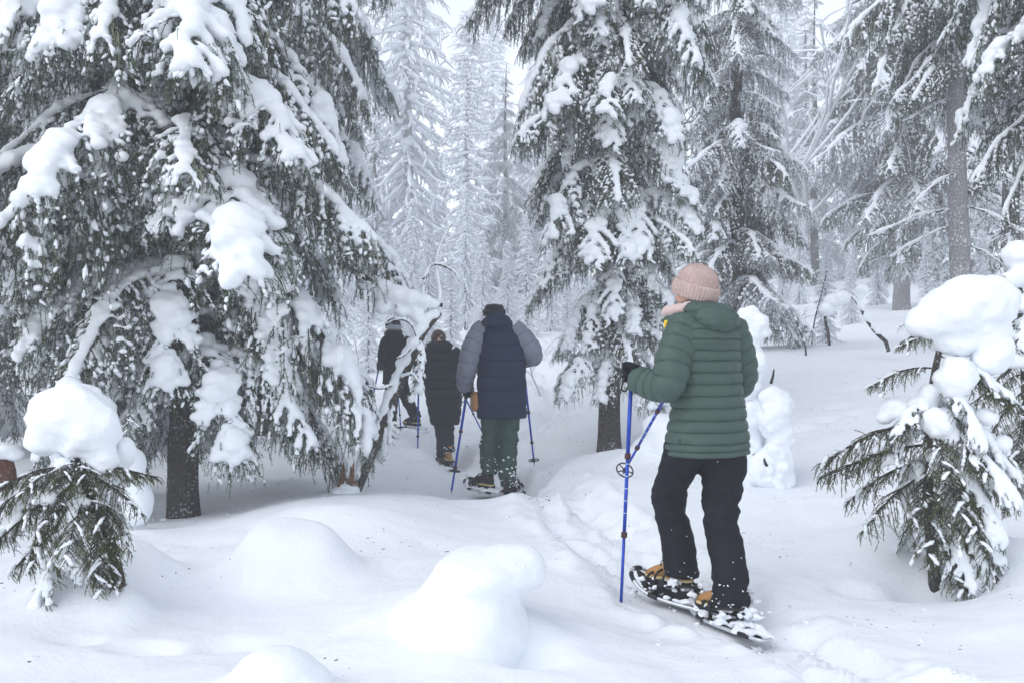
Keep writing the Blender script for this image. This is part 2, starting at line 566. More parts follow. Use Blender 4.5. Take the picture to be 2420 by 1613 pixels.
def H(x, y, detail=True):
    x = np.atleast_1d(np.asarray(x, float)); y = np.atleast_1d(np.asarray(y, float))
    z = np.empty(len(x))
    w = warp(x, y)
    for s in range(0, len(x), 20000):
        q = w[s:s + 20000]
        r2 = ((q[:, None] - _cw[None]) ** 2).sum(-1)
        z[s:s + 20000] = tps_phi(r2) @ _sol[:_n] + _sol[_n] + q @ _sol[_n + 1:]
    p3 = np.stack([x, y, np.zeros_like(x)], -1)
    p2 = p3[:, :2]
    for px, Y, rx, ry, h, e in HUMPS:
        d = np.sqrt(((x - XP(px, Y)) / rx) ** 2 + ((y - Y) / ry) ** 2) * (1 + 0.12 * vnoise(p3 * 3.1 + px, 3))
        z += h * np.exp(-np.power(d, e) * 1.1)
    for px, Y, rx, ry, h in DENTS:
        d = np.sqrt(((x - XP(px, Y)) / rx) ** 2 + ((y - Y) / ry) ** 2) * (1 + 0.25 * vnoise(p3 * 5 + px, 4))
        z -= h * np.exp(-np.power(d, 3.0))
    # trodden tracks: two snowshoe ruts with churned edges
    for line, depth, wid in ((TRACK, 0.075, 0.27), (TRACK2, 0.06, 0.22)):
        near = np.where((y > 1) & (y < 22))[0]
        d, t, sd = seg_dist(p2[near], line)
        wob = vnoise(p3[near] * 2.3, 11) * 0.08
        d = d + wob
        prof = np.exp(-np.power(np.abs(d) / wid, 4))
        churn = fbm(p3[near] * 6, 3, 21) * 0.042 + np.maximum(0, fbm(p3[near] * 11, 2, 22)) * 0.035
        steps = 0.0
        rim = np.exp(-((np.abs(d) - wid * 1.35) / 0.09) ** 2) * (0.025 + 0.03 * vnoise(p3[near] * 5, 23) + .02 * fbm(p3[near] * 10, 2, 24))
        z[near] += prof * (-depth + churn + steps) + rim
    far = smooth01((y - 9) / 30)
    z += 0.045 * fbm(p3 * 0.9, 3, 31) * (1 + 4 * far)
    for qx, qy, ex, ey, dp in PRINTS:
        near = np.where((np.abs(x - qx) < .5) & (np.abs(y - qy) < .5))[0]
        if len(near):
            a = (x[near] - qx) * ex + (y[near] - qy) * ey; b = -(x[near] - qx) * ey + (y[near] - qy) * ex
            wv = 1 + .12 * vnoise(p3[near] * 11, 51)
            dd = np.power(np.abs(a) / (.27 * wv), 4) + np.power(np.abs(b) / (.095 * wv), 4)
            z[near] += -dp * np.exp(-dd * dd) + .35 * dp * np.exp(-((dd - 1.9) / 1.0) ** 2)
    for qx, qy, rr, zt in FLAT:                    # firm snow under boots and snowshoes
        near = np.where((np.abs(x - qx) < rr * 2.2) & (np.abs(y - qy) < rr * 2.2))[0]
        d = np.hypot(x[near] - qx, y[near] - qy) / rr
        k = np.exp(-np.power(d, 4))
        z[near] = z[near] * (1 - k) + zt * k
    if detail:
        z += 0.018 * fbm(p3 * 3.3, 3, 33) + 0.006 * fbm(p3 * 8, 2, 35)
        # trampled, lumpy snow between the big spruce and the walkers
        k = np.exp(-((x - XP(700, 11)) / 1.6) ** 2 - ((y - 11.5) / 1.6) ** 2) + np.exp(-((x - XP(1300, 13)) / 1.2) ** 2 - ((y - 13) / 2.2) ** 2)
        z += k * (0.05 * fbm(p3 * 5, 3, 37))
    return z

def gz(x, y):
    return float(H([x], [y], False)[0])

def make_ground():
    s = np.linspace(-1, 1, 460)
    u = 1.25 * s * (0.40 + 0.60 * s * s)
    ys = [-7.0]
    while ys[-1] < 1.8:
        ys.append(ys[-1] + 0.35)
    while ys[-1] < 118:
        ys.append(ys[-1] + (0.0062 if ys[-1] < 13 else 0.014) * max(ys[-1], 2.0))
    ys = np.array(ys)
    X = u[None, :] * (np.maximum(ys, 0)[:, None] + 3.2)
    Yg = np.broadcast_to(ys[:, None], X.shape)
    Z = H(X.ravel(), Yg.ravel())
    n, k = X.shape
    V = np.stack([X.ravel(), Yg.ravel(), Z], -1)
    i = np.arange(n - 1)[:, None] * k
    j = np.arange(k - 1)[None, :]
    F = np.stack([i + j, i + j + 1, i + k + j + 1, i + k + j], -1).reshape(-1, 4)
    o = MB().add(V, F).build('snow_ground', M['ground'])
    tag(o, 'deep white snow covering the forest floor, trodden along the trail', kind='structure')
    return o
make_ground()

def snow_lump(mb, px, py, Y, rx, ry=None, rz=None, tilt=0.0, wob=0.12, seed=0):
    """adds one rounded lump of snow at a seen spot; radii in metres"""
    ry = ry if ry else rx
    rz = rz if rz else rx
    c, s = math.cos(tilt), math.sin(tilt)
    rot = np.array([[c, 0, -s], [0, 1, 0], [s, 0, c]])
    mb.blob(P(px, py, Y), (rx, ry, rz), rot=rot, sub=3, wob=wob, seed=seed)

def melt(name, mb, parent=None, voxel=0.02, it=5, noise=((0.012, 6, 1), (0.005, 18, 2)), material=None):
    V, F = remesh(mb, voxel, it, noise)
    return MB().add(V, F).build(name, material or M['snow'], parent)

# overhanging pillow of snow in the middle of the foreground
mb = MB()
Yc = 4.2
for k, (px, py, rx, ry, rz) in enumerate([(1040, 1548, .28, .40, .29), (1105, 1525, .26, .36, .385), (1150, 1500, .15, .25, .35), (1135, 1350, .20, .30, .10), (1192, 1342, .15, .21, .10), (1235, 1342, .10, .15, .105), (1258, 1352, .062, .10, .085)]):
    snow_lump(mb, px, py, Yc, rx, ry, rz, 0, 0.06, k)
o = melt('snow_pillow', mb, None, 0.020, 14, ((0.010, 4, 5), (0.004, 13, 6), (0.002, 34, 7)))
tag(o, 'smooth overhanging pillow of snow in front of the green jacket walker', 'snow pillow', 'snow pillows on the forest floor')

mb = MB()
for k, (px, py, rx, rz) in enumerate([(655, 1600, .15, .105), (610, 1630, .12, .10), (710, 1630, .12, .1)]):
    snow_lump(mb, px, py, 3.45, rx, .15, rz, 0, 0.05, 50 + k)
o = melt('snow_pillow', mb, None, 0.016, 8, ((0.006, 5, 9),))
tag(o, 'small snow dome cut off by the bottom edge of the picture', 'snow pillow', 'snow pillows on the forest floor')

mb = MB()
for k, (px, py, Y, rx, rz) in enumerate([(1560, 1010, 8.6, .16, .14), (1610, 1030, 8.5, .2, .18), (1530, 1060, 8.6, .15, .1), (1585, 1050, 8.5, .2, .16)]):
    snow_lump(mb, px, py, Y, rx, .2, rz, 0, 0.1, 60 + k)
o = melt('snow_pillow', mb, None, 0.025, 6)
tag(o, 'snow heap between the central spruce trunk and the green jacket', 'snow pillow', 'snow pillows on the forest floor')

mb = MB()
for k, (px, py, rx, rz) in enumerate([(690, 1135, .06, .045), (675, 1145, .06, .035), (705, 1145, .05, .03)]):
    mb.blob(P(px, py, 9.5) + np.array([0, 0, -0.01]), (rx, .06, rz), sub=2, wob=.25, seed=70 + k)
V, F = remesh(mb, .012, 2)
o = MB().add(V, F).build('rock', m_bark('dark_stone', (0.08, 0.08, 0.085), (0.2, 0.2, 0.21), 1.0))
tag(o, 'small dark stone dusted with snow on the shaded hollow floor', 'rock')

# ------------------------------------------------------------------ spruce branches, built once and shared
def strips(paths, k, radii):
    """many short tubes at once: paths (m,n,3), radii (m,n) -> V, F"""
    m, n, _ = paths.shape
    t = np.gradient(paths, axis=1)
    t /= np.linalg.norm(t, axis=2, keepdims=True) + 1e-9
    ref = np.where(np.abs(t[..., 2:3]) > 0.9, np.array([1.0, 0, 0]), np.array([0, 0, 1.0]))
    a = np.cross(t, ref); a /= np.linalg.norm(a, axis=2, keepdims=True) + 1e-9
    b = np.cross(t, a)
    ang = np.arange(k) * 2 * math.pi / k
    V = paths[:, :, None, :] + radii[:, :, None, None] * (np.cos(ang)[None, None, :, None] * a[:, :, None] + np.sin(ang)[None, None, :, None] * b[:, :, None])
    base = (np.arange(m) * n * k)[:, None, None]
    i = (np.arange(n - 1) * k)[None, :, None]
    j = np.arange(k)[None, None, :]
    j2 = (j + 1) % k
    F = np.stack([base + i + j, base + i + j2, base + i + k + j2, base + i + k + j], -1).reshape(-1, 4)
    return V.reshape(-1, 3), F

def lumps(pts, rad, rng, squash=0.8, sub=1, tan=None):
    """many small irregular clots of snow at once"""
    V0, F0 = ICO[sub]
    m, k = len(pts), len(V0)
    v = V0[None] * rng.uniform(0.55, 1.4, (m, k, 1))
    v = v * (rad[:, None] * np.stack([rng.uniform(.8, 1.4, m), rng.uniform(.8, 1.4, m), np.full(m, squash)], -1))[:, None, :]
    if tan is not None:                              # drawn out along the twig they sit on
        v = v + ((v * tan[:, None]).sum(-1) * rng.uniform(.4, 2.2, (m, 1)))[..., None] * tan[:, None]
    V = (v + pts[:, None, :]).reshape(-1, 3)
    F = (F0[None] + (np.arange(m) * k)[:, None, None]).reshape(-1, 3)
    return V, F

def along(paths, rng, cnt):
    """cnt random points on each of many polylines"""
    m, n, _ = paths.shape
    idx = np.repeat(np.arange(m), cnt)
    u = rng.random(len(idx)) * (n - 1) * 0.999
    k = u.astype(int); f = (u - k)[:, None]
    d = paths[idx, k + 1] - paths[idx, k]
    d /= np.linalg.norm(d, axis=1, keepdims=True) + 1e-9
    return paths[idx, k] * (1 - f) + paths[idx, k + 1] * f, u / (n - 1), d

def needle_tris(paths, rng, per_m, nlen, nwid):
    """needles along many polylines (m,n,3)"""
    m, n, _ = paths.shape
    seg = np.linalg.norm(np.diff(paths, axis=1), axis=2).sum(1)
    cnt = np.maximum(2, (seg * per_m).astype(int))
    idx = np.repeat(np.arange(m), cnt)
    u = rng.random(len(idx)) * (n - 1) * 0.999
    k = u.astype(int)
    f = (u - k)[:, None]
    a = paths[idx, k]; b = paths[idx, k + 1]
    pos = a * (1 - f) + b * f
    t = b - a
    t /= np.linalg.norm(t, axis=1, keepdims=True) + 1e-9
    rd = rng.normal(size=(len(idx), 3))
    rd[:, 2] += 0.25
    rd -= t * (rd * t).sum(1, keepdims=True)
    rd /= np.linalg.norm(rd, axis=1, keepdims=True) + 1e-9
    d = rd * 0.78 + t * 0.62
    L = nlen * rng.uniform(0.7, 1.15, len(idx))[:, None]
    side = np.cross(d, rng.normal(size=d.shape)); side /= np.linalg.norm(side, axis=1, keepdims=True) + 1e-9
    V = np.stack([pos + side * nwid / 2, pos - side * nwid / 2, pos + d * L], 1).reshape(-1, 3)
    F = np.arange(len(V)).reshape(-1, 3)
    return V, F

def hang_curve(p0, d0, L, n, droop, rng, jitter=0.12):
    """a shoot starting along d0 and sagging towards -z"""
    p = [np.array(p0, float)]
    d = np.array(d0, float)
    d /= np.linalg.norm(d)
    for i in range(n - 1):
        d = d + np.array([0, 0, -droop / (n - 1)]) + rng.normal(size=3) * jitter / (n - 1)
        d /= np.linalg.norm(d)
        p.append(p[-1] + d * L / (n - 1))
    return np.array(p)

def make_branch(seed, L=1.6, p0=5, p1=-58, p2=-35, fan=0.42, hang=1.5, load='heavy', node=0.055, twig=0.13, dust=0.6, lichen=0, needle_mat='needles',
                per_m=330, nlen=0.018, nwid=0.004, side=60, twist=0.0, needle_from=0.0):
    """one spruce bough along +X. returns (bough mesh, snow mesh or None)"""
    rng = np.random.default_rng(seed)
    n = 22
    tt = np.linspace(0, 1, n)
    pit = np.interp(tt, [0, 0.25, 0.62, 1], [p0, p0 * 0.6 + p1 * 0.4, p1, p2])
    yaw = np.cumsum(rng.normal(size=n)) * 2.2
    d = np.stack([np.cos(np.radians(pit)) * np.cos(np.radians(yaw)), np.cos(np.radians(pit)) * np.sin(np.radians(yaw)), np.sin(np.radians(pit))], -1)
    ax = np.vstack([[0, 0, 0], np.cumsum(d[:-1] * L / (n - 1), 0)])
    wood = MB()
    wood.tube(ax, np.interp(tt, [0, 1], [0.017, 0.004]) * L / 1.6 + 0.002, 5, 0)
    secs, twigs = [], []
    nodes = max(6, int(L * 0.9 / node))
    for q in range(nodes):
        t = 0.10 + 0.9 * (q + rng.uniform(-.3, .3)) / nodes
        t = min(max(t, 0.05), 0.995)
        f = t * (n - 1); k = min(int(f), n - 2)
        p = ax[k] + (ax[k + 1] - ax[k]) * (f - k)
        tan = ax[k + 1] - ax[k]; tan /= np.linalg.norm(tan)
        for sgn in (-1, 1):
            if rng.random() < 0.1: continue
            prof = np.interp(t, [0, 0.12, 0.4, 0.75, 1.0], [0.15, 0.6, 1.0, 0.72, 0.2])
            l2 = L * fan * prof * rng.uniform(0.6, 1.2)
            lat = np.cross([0, 0, 1.0], tan); lat /= np.linalg.norm(lat) + 1e-9
            a = R(side + rng.uniform(-14, 14))
            d2 = tan * math.cos(a) + lat * sgn * math.sin(a)
            d2[2] += rng.uniform(-0.15, 0.15)
            c = hang_curve(p, d2, l2, 7, hang * rng.uniform(0.7, 1.3), rng)
            secs.append(c)
            m = max(2, int(l2 / 0.04))
            for w in range(m):
                tw = (w + rng.uniform(0.2, 0.9)) / m
                fk = tw * 6; kk = min(int(fk), 5)
                pp = c[kk] + (c[kk + 1] - c[kk]) * (fk - kk)
                st = c[kk + 1] - c[kk]; st /= np.linalg.norm(st) + 1e-9
                d3 = st * 0.8 + rng.normal(size=3) * 0.55
                d3[2] -= 0.15
                twigs.append(hang_curve(pp, d3, twig * rng.uniform(0.45, 1.5), 4, hang * 1.1, rng, 0.4))
    secs = np.array(secs); twigs = np.array(twigs)
    V, F = strips(secs, 3, np.broadcast_to(np.linspace(0.0055, 0.002, 7), secs.shape[:2])); wood.add(V, F, 0)
    V, F = strips(twigs, 3, np.broadcast_to(np.linspace(0.0026, 0.0014, 4), twigs.shape[:2])); wood.add(V, F, 0)
    V, F = needle_tris(twigs, rng, per_m, nlen, nwid); wood.add(V, F, 1)
    V, F = needle_tris(secs[:, 2:] if needle_from == 0 else secs[:, 4:], rng, per_m * 0.8, nlen, nwid); wood.add(V, F, 1)
    V, F = needle_tris(ax[None, n // 2:], rng, per_m, nlen, nwid); wood.add(V, F, 1)
    for q in range(lichen):
        c = secs[rng.integers(len(secs))]
        p = c[rng.integers(1, 4)]
        Ls = rng.uniform(0.08, 0.28)
        st = np.array([hang_curve(p + rng.normal(size=3) * 0.02, (rng.normal() * .2, rng.normal() * .2, -1), Ls * rng.uniform(.4, 1), 5, 2, rng, .25) for _ in range(10)])
        V, F = strips(st, 3, np.broadcast_to(np.linspace(0.003, 0.0012, 5), st.shape[:2])); wood.add(V, F, 2)
    bough = wood.mesh('bough', [M['twig'], M[needle_mat], M['lichen']])
    # ---- snow
    sn = MB()
    if dust > 0:
        pick = twigs[rng.random(len(twigs)) < dust]
        if len(pick):
            q, u, tn = along(pick, rng, 2)
            rr = rng.uniform(0.004, 0.012, len(q)) * rng.choice([.8, 1.0, 1.5], len(q))
            q[:, 2] += rr * 0.7
            V, F = lumps(q, rr, rng, .8, 1, tn); sn.add(V, F)
        pick = secs[rng.random(len(secs)) < min(1, dust * 1.5)]
        if len(pick):
            q, u, tn = along(pick, rng, 11)
            rr = rng.uniform(0.007, 0.020, len(q)) * (1.1 - 0.5 * u)
            q[:, 2] += rr * 0.6
            V, F = lumps(q, rr, rng, .8, 1, tn); sn.add(V, F)
    if load != 'none':
        bl = MB()
        wmax, hmax, pstep = {'heavy': (0.118, 0.070, 0.55), 'medium': (0.085, 0.055, 0.5), 'light': (0.05, 0.035, 0.38), 'bare': (0.036, 0.03, 0.5)}[load]
        t = 0.04 if load != 'bare' else 0.0
        while t < 0.985:
            f = t * (n - 1); k = min(int(f), n - 2)
            p = ax[k] + (ax[k + 1] - ax[k]) * (f - k)
            tan = ax[k + 1] - ax[k]; tan /= np.linalg.norm(tan)
            lat = np.cross([0, 0, 1.0], tan); lat /= np.linalg.norm(lat) + 1e-9
            nor = np.cross(tan, lat)
            bulk = 0.65 + 0.55 * (0.5 + 0.5 * math.sin(t * L / 1.6 * 19 + seed * 1.7)) + rng.uniform(-.15, .2)
            w = wmax * np.interp(t, [0, 0.18, 0.5, 0.85, 1], [0.28, 0.45, 1.0, 0.85, 0.35]) * bulk
            h = hmax * np.interp(t, [0, 0.2, 0.55, 0.9, 1], [0.45, 0.7, 1.0, 0.9, 0.5]) * bulk
            rot = np.stack([tan, lat, nor], -1)
            if load in ('heavy', 'medium') and rng.random() < 0.22:
                t += 0.06; continue
            bl.blob(p + nor * h * 0.55 + lat * rng.normal() * w * 0.2, (max(w * 0.75, 0.05), w, h), rot=rot, sub=2, wob=0.28, seed=int(seed * 31 + t * 100))
            t += pstep * max(w, 0.045) / L
        if load in ('heavy', 'medium', 'light'):
            for c in secs:
                if rng.random() < {'heavy': 0.55, 'medium': 0.5, 'light': 0.3}[load]:
                    e = rng.integers(3, 7)
                    for q in range(1, e):
                        r_ = {'heavy': 0.045, 'medium': 0.034, 'light': 0.026}[load] * rng.uniform(0.6, 1.2)
                        bl.blob(c[q] + np.array([0, 0, r_ * 0.5]), (r_ * 1.25, r_ * 1.25, r_), sub=1)
            for c in secs:                                   # clots of snow held by the drooping ends
                if rng.random() < {'heavy': 0.35, 'medium': 0.4, 'light': 0.3}[load]:
                    r_ = rng.uniform(0.014, 0.03)
                    for e in (-4, -3, -2):
                        bl.blob(c[e] + np.array([0, 0, r_ * 0.4]) + rng.normal(size=3) * .01, (r_ * rng.uniform(.8, 1.5), r_ * rng.uniform(.8, 1.5), r_), sub=1)
        V, F = remesh(bl, 0.016 if load != 'bare' else 0.012, 3, ((0.010, 9, seed), (0.004, 26, seed + 1)))
        sn.add(V, F)
    snow = sn.mesh('bough_snow', M['snow']) if sn.n else None
    return bough, snow

KIT = {}
KIT['heavy'] = [make_branch(100 + i, 1.6, p0, p1, p2, 0.34, 1.6, 'heavy', dust=0.36) for i, (p0, p1, p2) in enumerate([(-5, -70, -65), (5, -60, -70), (-15, -74, -70), (8, -50, -60)])]
KIT['medium'] = [make_branch(200 + i, 1.6, p0, p1, p2, 0.38, 1.8, 'medium', dust=0.32, lichen=5) for i, (p0, p1, p2) in enumerate([(0, -58, -65), (10, -45, -60), (-10, -66, -60)])]
KIT['light'] = [make_branch(300 + i, 1.6, p0, p1, p2, 0.40, 2.0, 'light', dust=0.24, lichen=9) for i, (p0, p1, p2) in enumerate([(5, -45, -55), (-5, -58, -65), (10, -38, -50)])]
KIT['frost'] = [make_branch(330 + i, 1.6, p0, p1, p2, 0.45, 1.6, 'light', dust=0.55, needle_mat='frosted', per_m=200, nwid=.006) for i, (p0, p1, p2) in enumerate([(5, -40, -25), (-5, -46, -36), (8, -32, -10)])]  # boughs for distant trees; needle colour carries frost plus painted mist paleness
KIT['young'] = [make_branch(400 + i, 0.8, p0, p1, p2, 0.40, 0.9, 'none', node=0.032, twig=0.062, dust=0.05, needle_mat='young', per_m=520, nlen=0.0135, nwid=0.0026, side=50)
                for i, (p0, p1, p2) in enumerate([(0, -22, -18), (-5, -35, -35), (5, -28, -26)])]
KIT['youngsnow'] = [make_branch(420 + i, 0.8, p0, p1, p2, 0.38, 1.0, 'light', node=0.032, twig=0.062, dust=0.15, needle_mat='young', per_m=520, nlen=0.0135, nwid=0.0026, side=50)
                    for i, (p0, p1, p2) in enumerate([(-5, -40, -36), (0, -50, -48)])]
KIT['dead'] = [make_branch(500 + i, 1.3, p0, p1, p2, 0.35, 0.5, 'bare', node=0.11, twig=0.10, dust=0.5, per_m=26, nlen=0.012, side=48) for i, (p0, p1, p2) in enumerate([(-5, -28, -15), (-15, -30, -30)])]

def trunk_mesh(Hh, r0, seed, lean=(0, 0), k=14, z0=-0.4, flare=0.16):
    rng = np.random.default_rng(seed)
    n = 40
    z = np.concatenate([np.linspace(z0, 0.6, 9), np.linspace(0.75, Hh, n - 9)])
    u = np.clip(z / Hh, 0, 1)
    c = np.stack([lean[0] * u + 0.03 * np.sin(z * 0.9 + seed), lean[1] * u + 0.03 * np.cos(z * 0.7 + seed * 2), z], -1)
    r = r0 * (1 - u) ** 0.85 + 0.008 + r0 * flare * np.exp(-np.maximum(z, 0) / 0.16)
    a = np.arange(k) * 2 * math.pi / k
    ring = c[:, None, :] + r[:, None, None] * np.stack([np.cos(a), np.sin(a), 0 * a], -1)[None]
    nz = fbm(ring.reshape(-1, 3) * np.array([9, 9, 2.2]), 2, seed).reshape(n, k)
    ring[..., :2] += (ring[..., :2] - c[:, None, :2]) * (0.14 * nz)[..., None]
    return MB().rings(ring), c

def place_bough(parent, kit, idx, loc, az, scale, pitch=0.0, zs=1.0, flip=False):
    b, s = KIT[kit][idx % len(KIT[kit])]
    o = link('branch', b, parent)
    o.location = loc
    o.rotation_mode = 'XYZ'
    o.rotation_euler = (0, -pitch, az)
    o.scale = (scale, -scale if flip else scale, scale * zs)
    if s is not None:
        link('snow_load', s, o)['kind'] = 'stuff'
    return o

def spruce(name, label, px, Y, Hh, r0, profile, z0, z1, spacing, mix_, seed, lean=(0, 0), per=5, group=None, bark='bark', top_spacing=1.0, zfull=None, side_snow=True, x=None, gap=0.0):
    """a tall spruce: trunk, boughs in whorls (each with its load of snow)"""
    rng = np.random.default_rng(seed)
    x = XP(px, Y) if x is None else x
    base = gz(x, Y)
    t = thing(name, label, 'tree', (x, Y, base), 0, group)
    mb, c = trunk_mesh(Hh, r0, seed, lean)
    tr = mb.build('trunk', M[bark], t)
    kinds = [k for k, _ in mix_]; w = np.array([v for _, v in mix_], float); w /= w.sum()
    z = z0
    zfull = zfull or z1
    while z < min(z1, Hh - 0.3):
        nb = per + rng.integers(-1, 2)
        a0 = rng.uniform(0, 6.28)
        for q in range(nb):
            az = a0 + q * 6.283 / nb + rng.uniform(-.4, .4)
            ln = profile(z) * rng.uniform(0.72, 1.18)
            if ln < 0.15: continue
            if gap and z < 3.6 and abs((az + math.pi / 2 + math.pi) % (2 * math.pi) - math.pi) < .5 and rng.random() < gap: continue   # boughs missing here: the stem shows
            k = np.argmin(abs(c[:, 2] - z))
            kd = kinds[rng.choice(len(kinds), p=w)]
            place_bough(t, kd, int(rng.integers(0, 9)), tuple(c[k] + np.array([0, 0, z - c[k, 2] + rng.uniform(-.12, .12)])), az, ln / 1.6, R(rng.uniform(-9, 9)), rng.uniform(0.85, 1.1), rng.random() < .5)
        z += (spacing if z < zfull else top_spacing) * rng.uniform(0.75, 1.25)
    return t

def prof(*pts):
    zs = [p[0] for p in pts]; ls = [p[1] for p in pts]
    return lambda z: float(np.interp(z, zs, ls))

TALL = 'tall spruces around the trail'
HEAVYMIX = (('heavy', 5), ('medium', 3), ('light', 2))
# the big spruce on the left
A = spruce('spruce_tree', 'huge drooping spruce with thick snow pillows, its bare trunk foot showing on the left', 435, 8.0, 12.5, 0.115,
           prof((0.9, 1.0), (1.4, 1.6), (2.4, 2.1), (3.2, 2.1), (4.5, 2.0), (7, 1.4), (12, 0.2)), 1.08, 11.5, 0.29, (('heavy', 4), ('medium', 4), ('light', 3)), 12, (-0.25, 0.1), 6, TALL, zfull=5.4, gap=.45)
# the spruce in the centre
C = spruce('spruce_tree', 'snow-laden spruce in the centre behind the green jacket, wide at the top', 1445, 10.5, 12.0, 0.115,
           prof((0.5, 0.8), (1.2, 0.95), (2.4, 1.1), (3.4, 1.3), (4.4, 1.45), (5.2, 1.6), (8, 1.2), (12, 0.2)), 1.15, 11.0, 0.29, (('heavy', 5), ('medium', 4), ('light', 2)), 24, (0.0, 0.1), 6, TALL, zfull=5.8)
# spruces at the left edge, behind the big one
B = spruce('spruce_tree', 'dark spruce at the left edge behind the huge drooping one', -70, 10.8, 13.0, 0.15,
           prof((1.0, 1.6), (3, 2.3), (6, 2.1), (13, 0.2)), 1.3, 8.0, 0.40, (('light', 6), ('medium', 4), ('heavy', 1)), 35, (0.3, 0), 5, TALL, zfull=6)
B2 = spruce('spruce_tree', 'spruce peeking over the huge drooping one at the top of the picture', 640, 12.5, 14.0, 0.15,
            prof((2.2, 1.1), (4, 2.1), (7, 1.8), (14, 0.2)), 3.6, 9.0, 0.45, (('light', 4), ('medium', 4), ('heavy', 1)), 37, (0.0, 0), 5, TALL, zfull=6.5)
# right edge
Fr = spruce('spruce_tree', 'spruce at the right edge with only its left boughs in view', 2570, 8.2, 10.0, 0.13,
            prof((2.0, .6), (2.9, 1.2), (4.4, 1.6), (6, 1.3), (10, 0.2)), 2.8, 7.0, 0.3, (('heavy', 4), ('medium', 5), ('light', 3)), 41, (0, 0), 5, TALL, zfull=5)
D = spruce('spruce_tree', 'green spruce directly behind the pink hat, boughs reaching near the ground', 1745, 16.0, 12.5, 0.12,
           prof((0.3, 1.15), (1.3, 1.4), (3, 1.3), (5.5, 1.05), (8, 0.75), (12, 0.1)), 0.85, 9.5, 0.31, (('light', 4), ('frost', 4), ('medium', 2)), 52, (0, 0), 5, TALL, zfull=5.5)
E1 = spruce('spruce_tree', 'dark grey spruce in the mist on the right, trunk rising from the snow bank', 2130, 25.0, 17.5, 0.2,
            prof((1.0, 0.9), (2.2, 1.6), (3.8, 2.4), (7.5, 2.4), (12, 1.5), (17.5, 0.2)), 1.4, 13, 0.50, (('light', 4), ('frost', 5)), 63, (0.1, 0), 6, TALL, bark='rimebark', zfull=8)
E2 = spruce('spruce_tree', 'tall spruce with a pale bare snow-flecked trunk on the right', 2268, 13.5, 13.0, 0.135,
            prof((1, .8), (3.5, 1.1), (5.2, 1.8), (13, 0.3)), 3.9, 9.0, 0.38, (('light', 5), ('medium', 2)), 71, (0.0, 0), 5, TALL, bark='rimebark', zfull=8)
E2.rotation_euler.z = 0.0
# its dead lower limbs
rng = np.random.default_rng(5)
for q in range(20):
    z = rng.uniform(0.8, 3.8)
    az = rng.choice([rng.uniform(-0.7, 0.6), rng.uniform(2.2, 4.0), rng.uniform(0.6, 2.2)], p=[.6, .2, .2])
    place_bough(E2, 'dead', q, (0, 0, z), az, rng.uniform(0.6, 1.0), R(rng.uniform(-14, 2)), 1, q % 2 == 0)
E3 = spruce('spruce_tree', 'misty grey spruce left of the pale bare trunk, behind the sapling', 1925, 46.0, 14.0, 0.2,
            prof((1.2, 1.6), (4, 2.2), (8, 2.0), (11, 1.2), (14, 0.1)), 2.0, 13.7, .85, (('frost', 6), ('medium', 1)), 77, (0, 0), 5, TALL, zfull=9)
E4 = spruce('spruce_tree', 'misty spruce between the pale bare trunk and the right edge', 2390, 19.0, 14.0, 0.17,
            prof((0.7, 1.2), (3.5, 1.8), (8, 1.6), (14, 0.2)), 1.0, 10, 0.6, (('dead', 5), ('frost', 3), ('medium', 2)), 79, (0, 0), 5, TALL, zfull=8)
G0 = spruce('spruce_tree', 'shaggy spruce in the far left corner behind the capped sapling', 20, 14.0, 12.0, 0.14,
            prof((0.3, 1.0), (2, 1.5), (6, 1.5), (12, 0.2)), 0.5, 7.5, 0.5, (('light', 5), ('dead', 4), ('medium', 2)), 83, (0, 0), 5, TALL, zfull=7)
S1 = spruce('spruce_tree', 'dusky misty spruce behind the navy jacket walker', 1195, 52.0, 12.0, 0.2,
            prof((0.3, 2.7), (3.5, 2.4), (8, 1.3), (12, 0.1)), 0.6, 11.7, .75, (('frost', 7),), 85, (0, 0), 6, TALL)

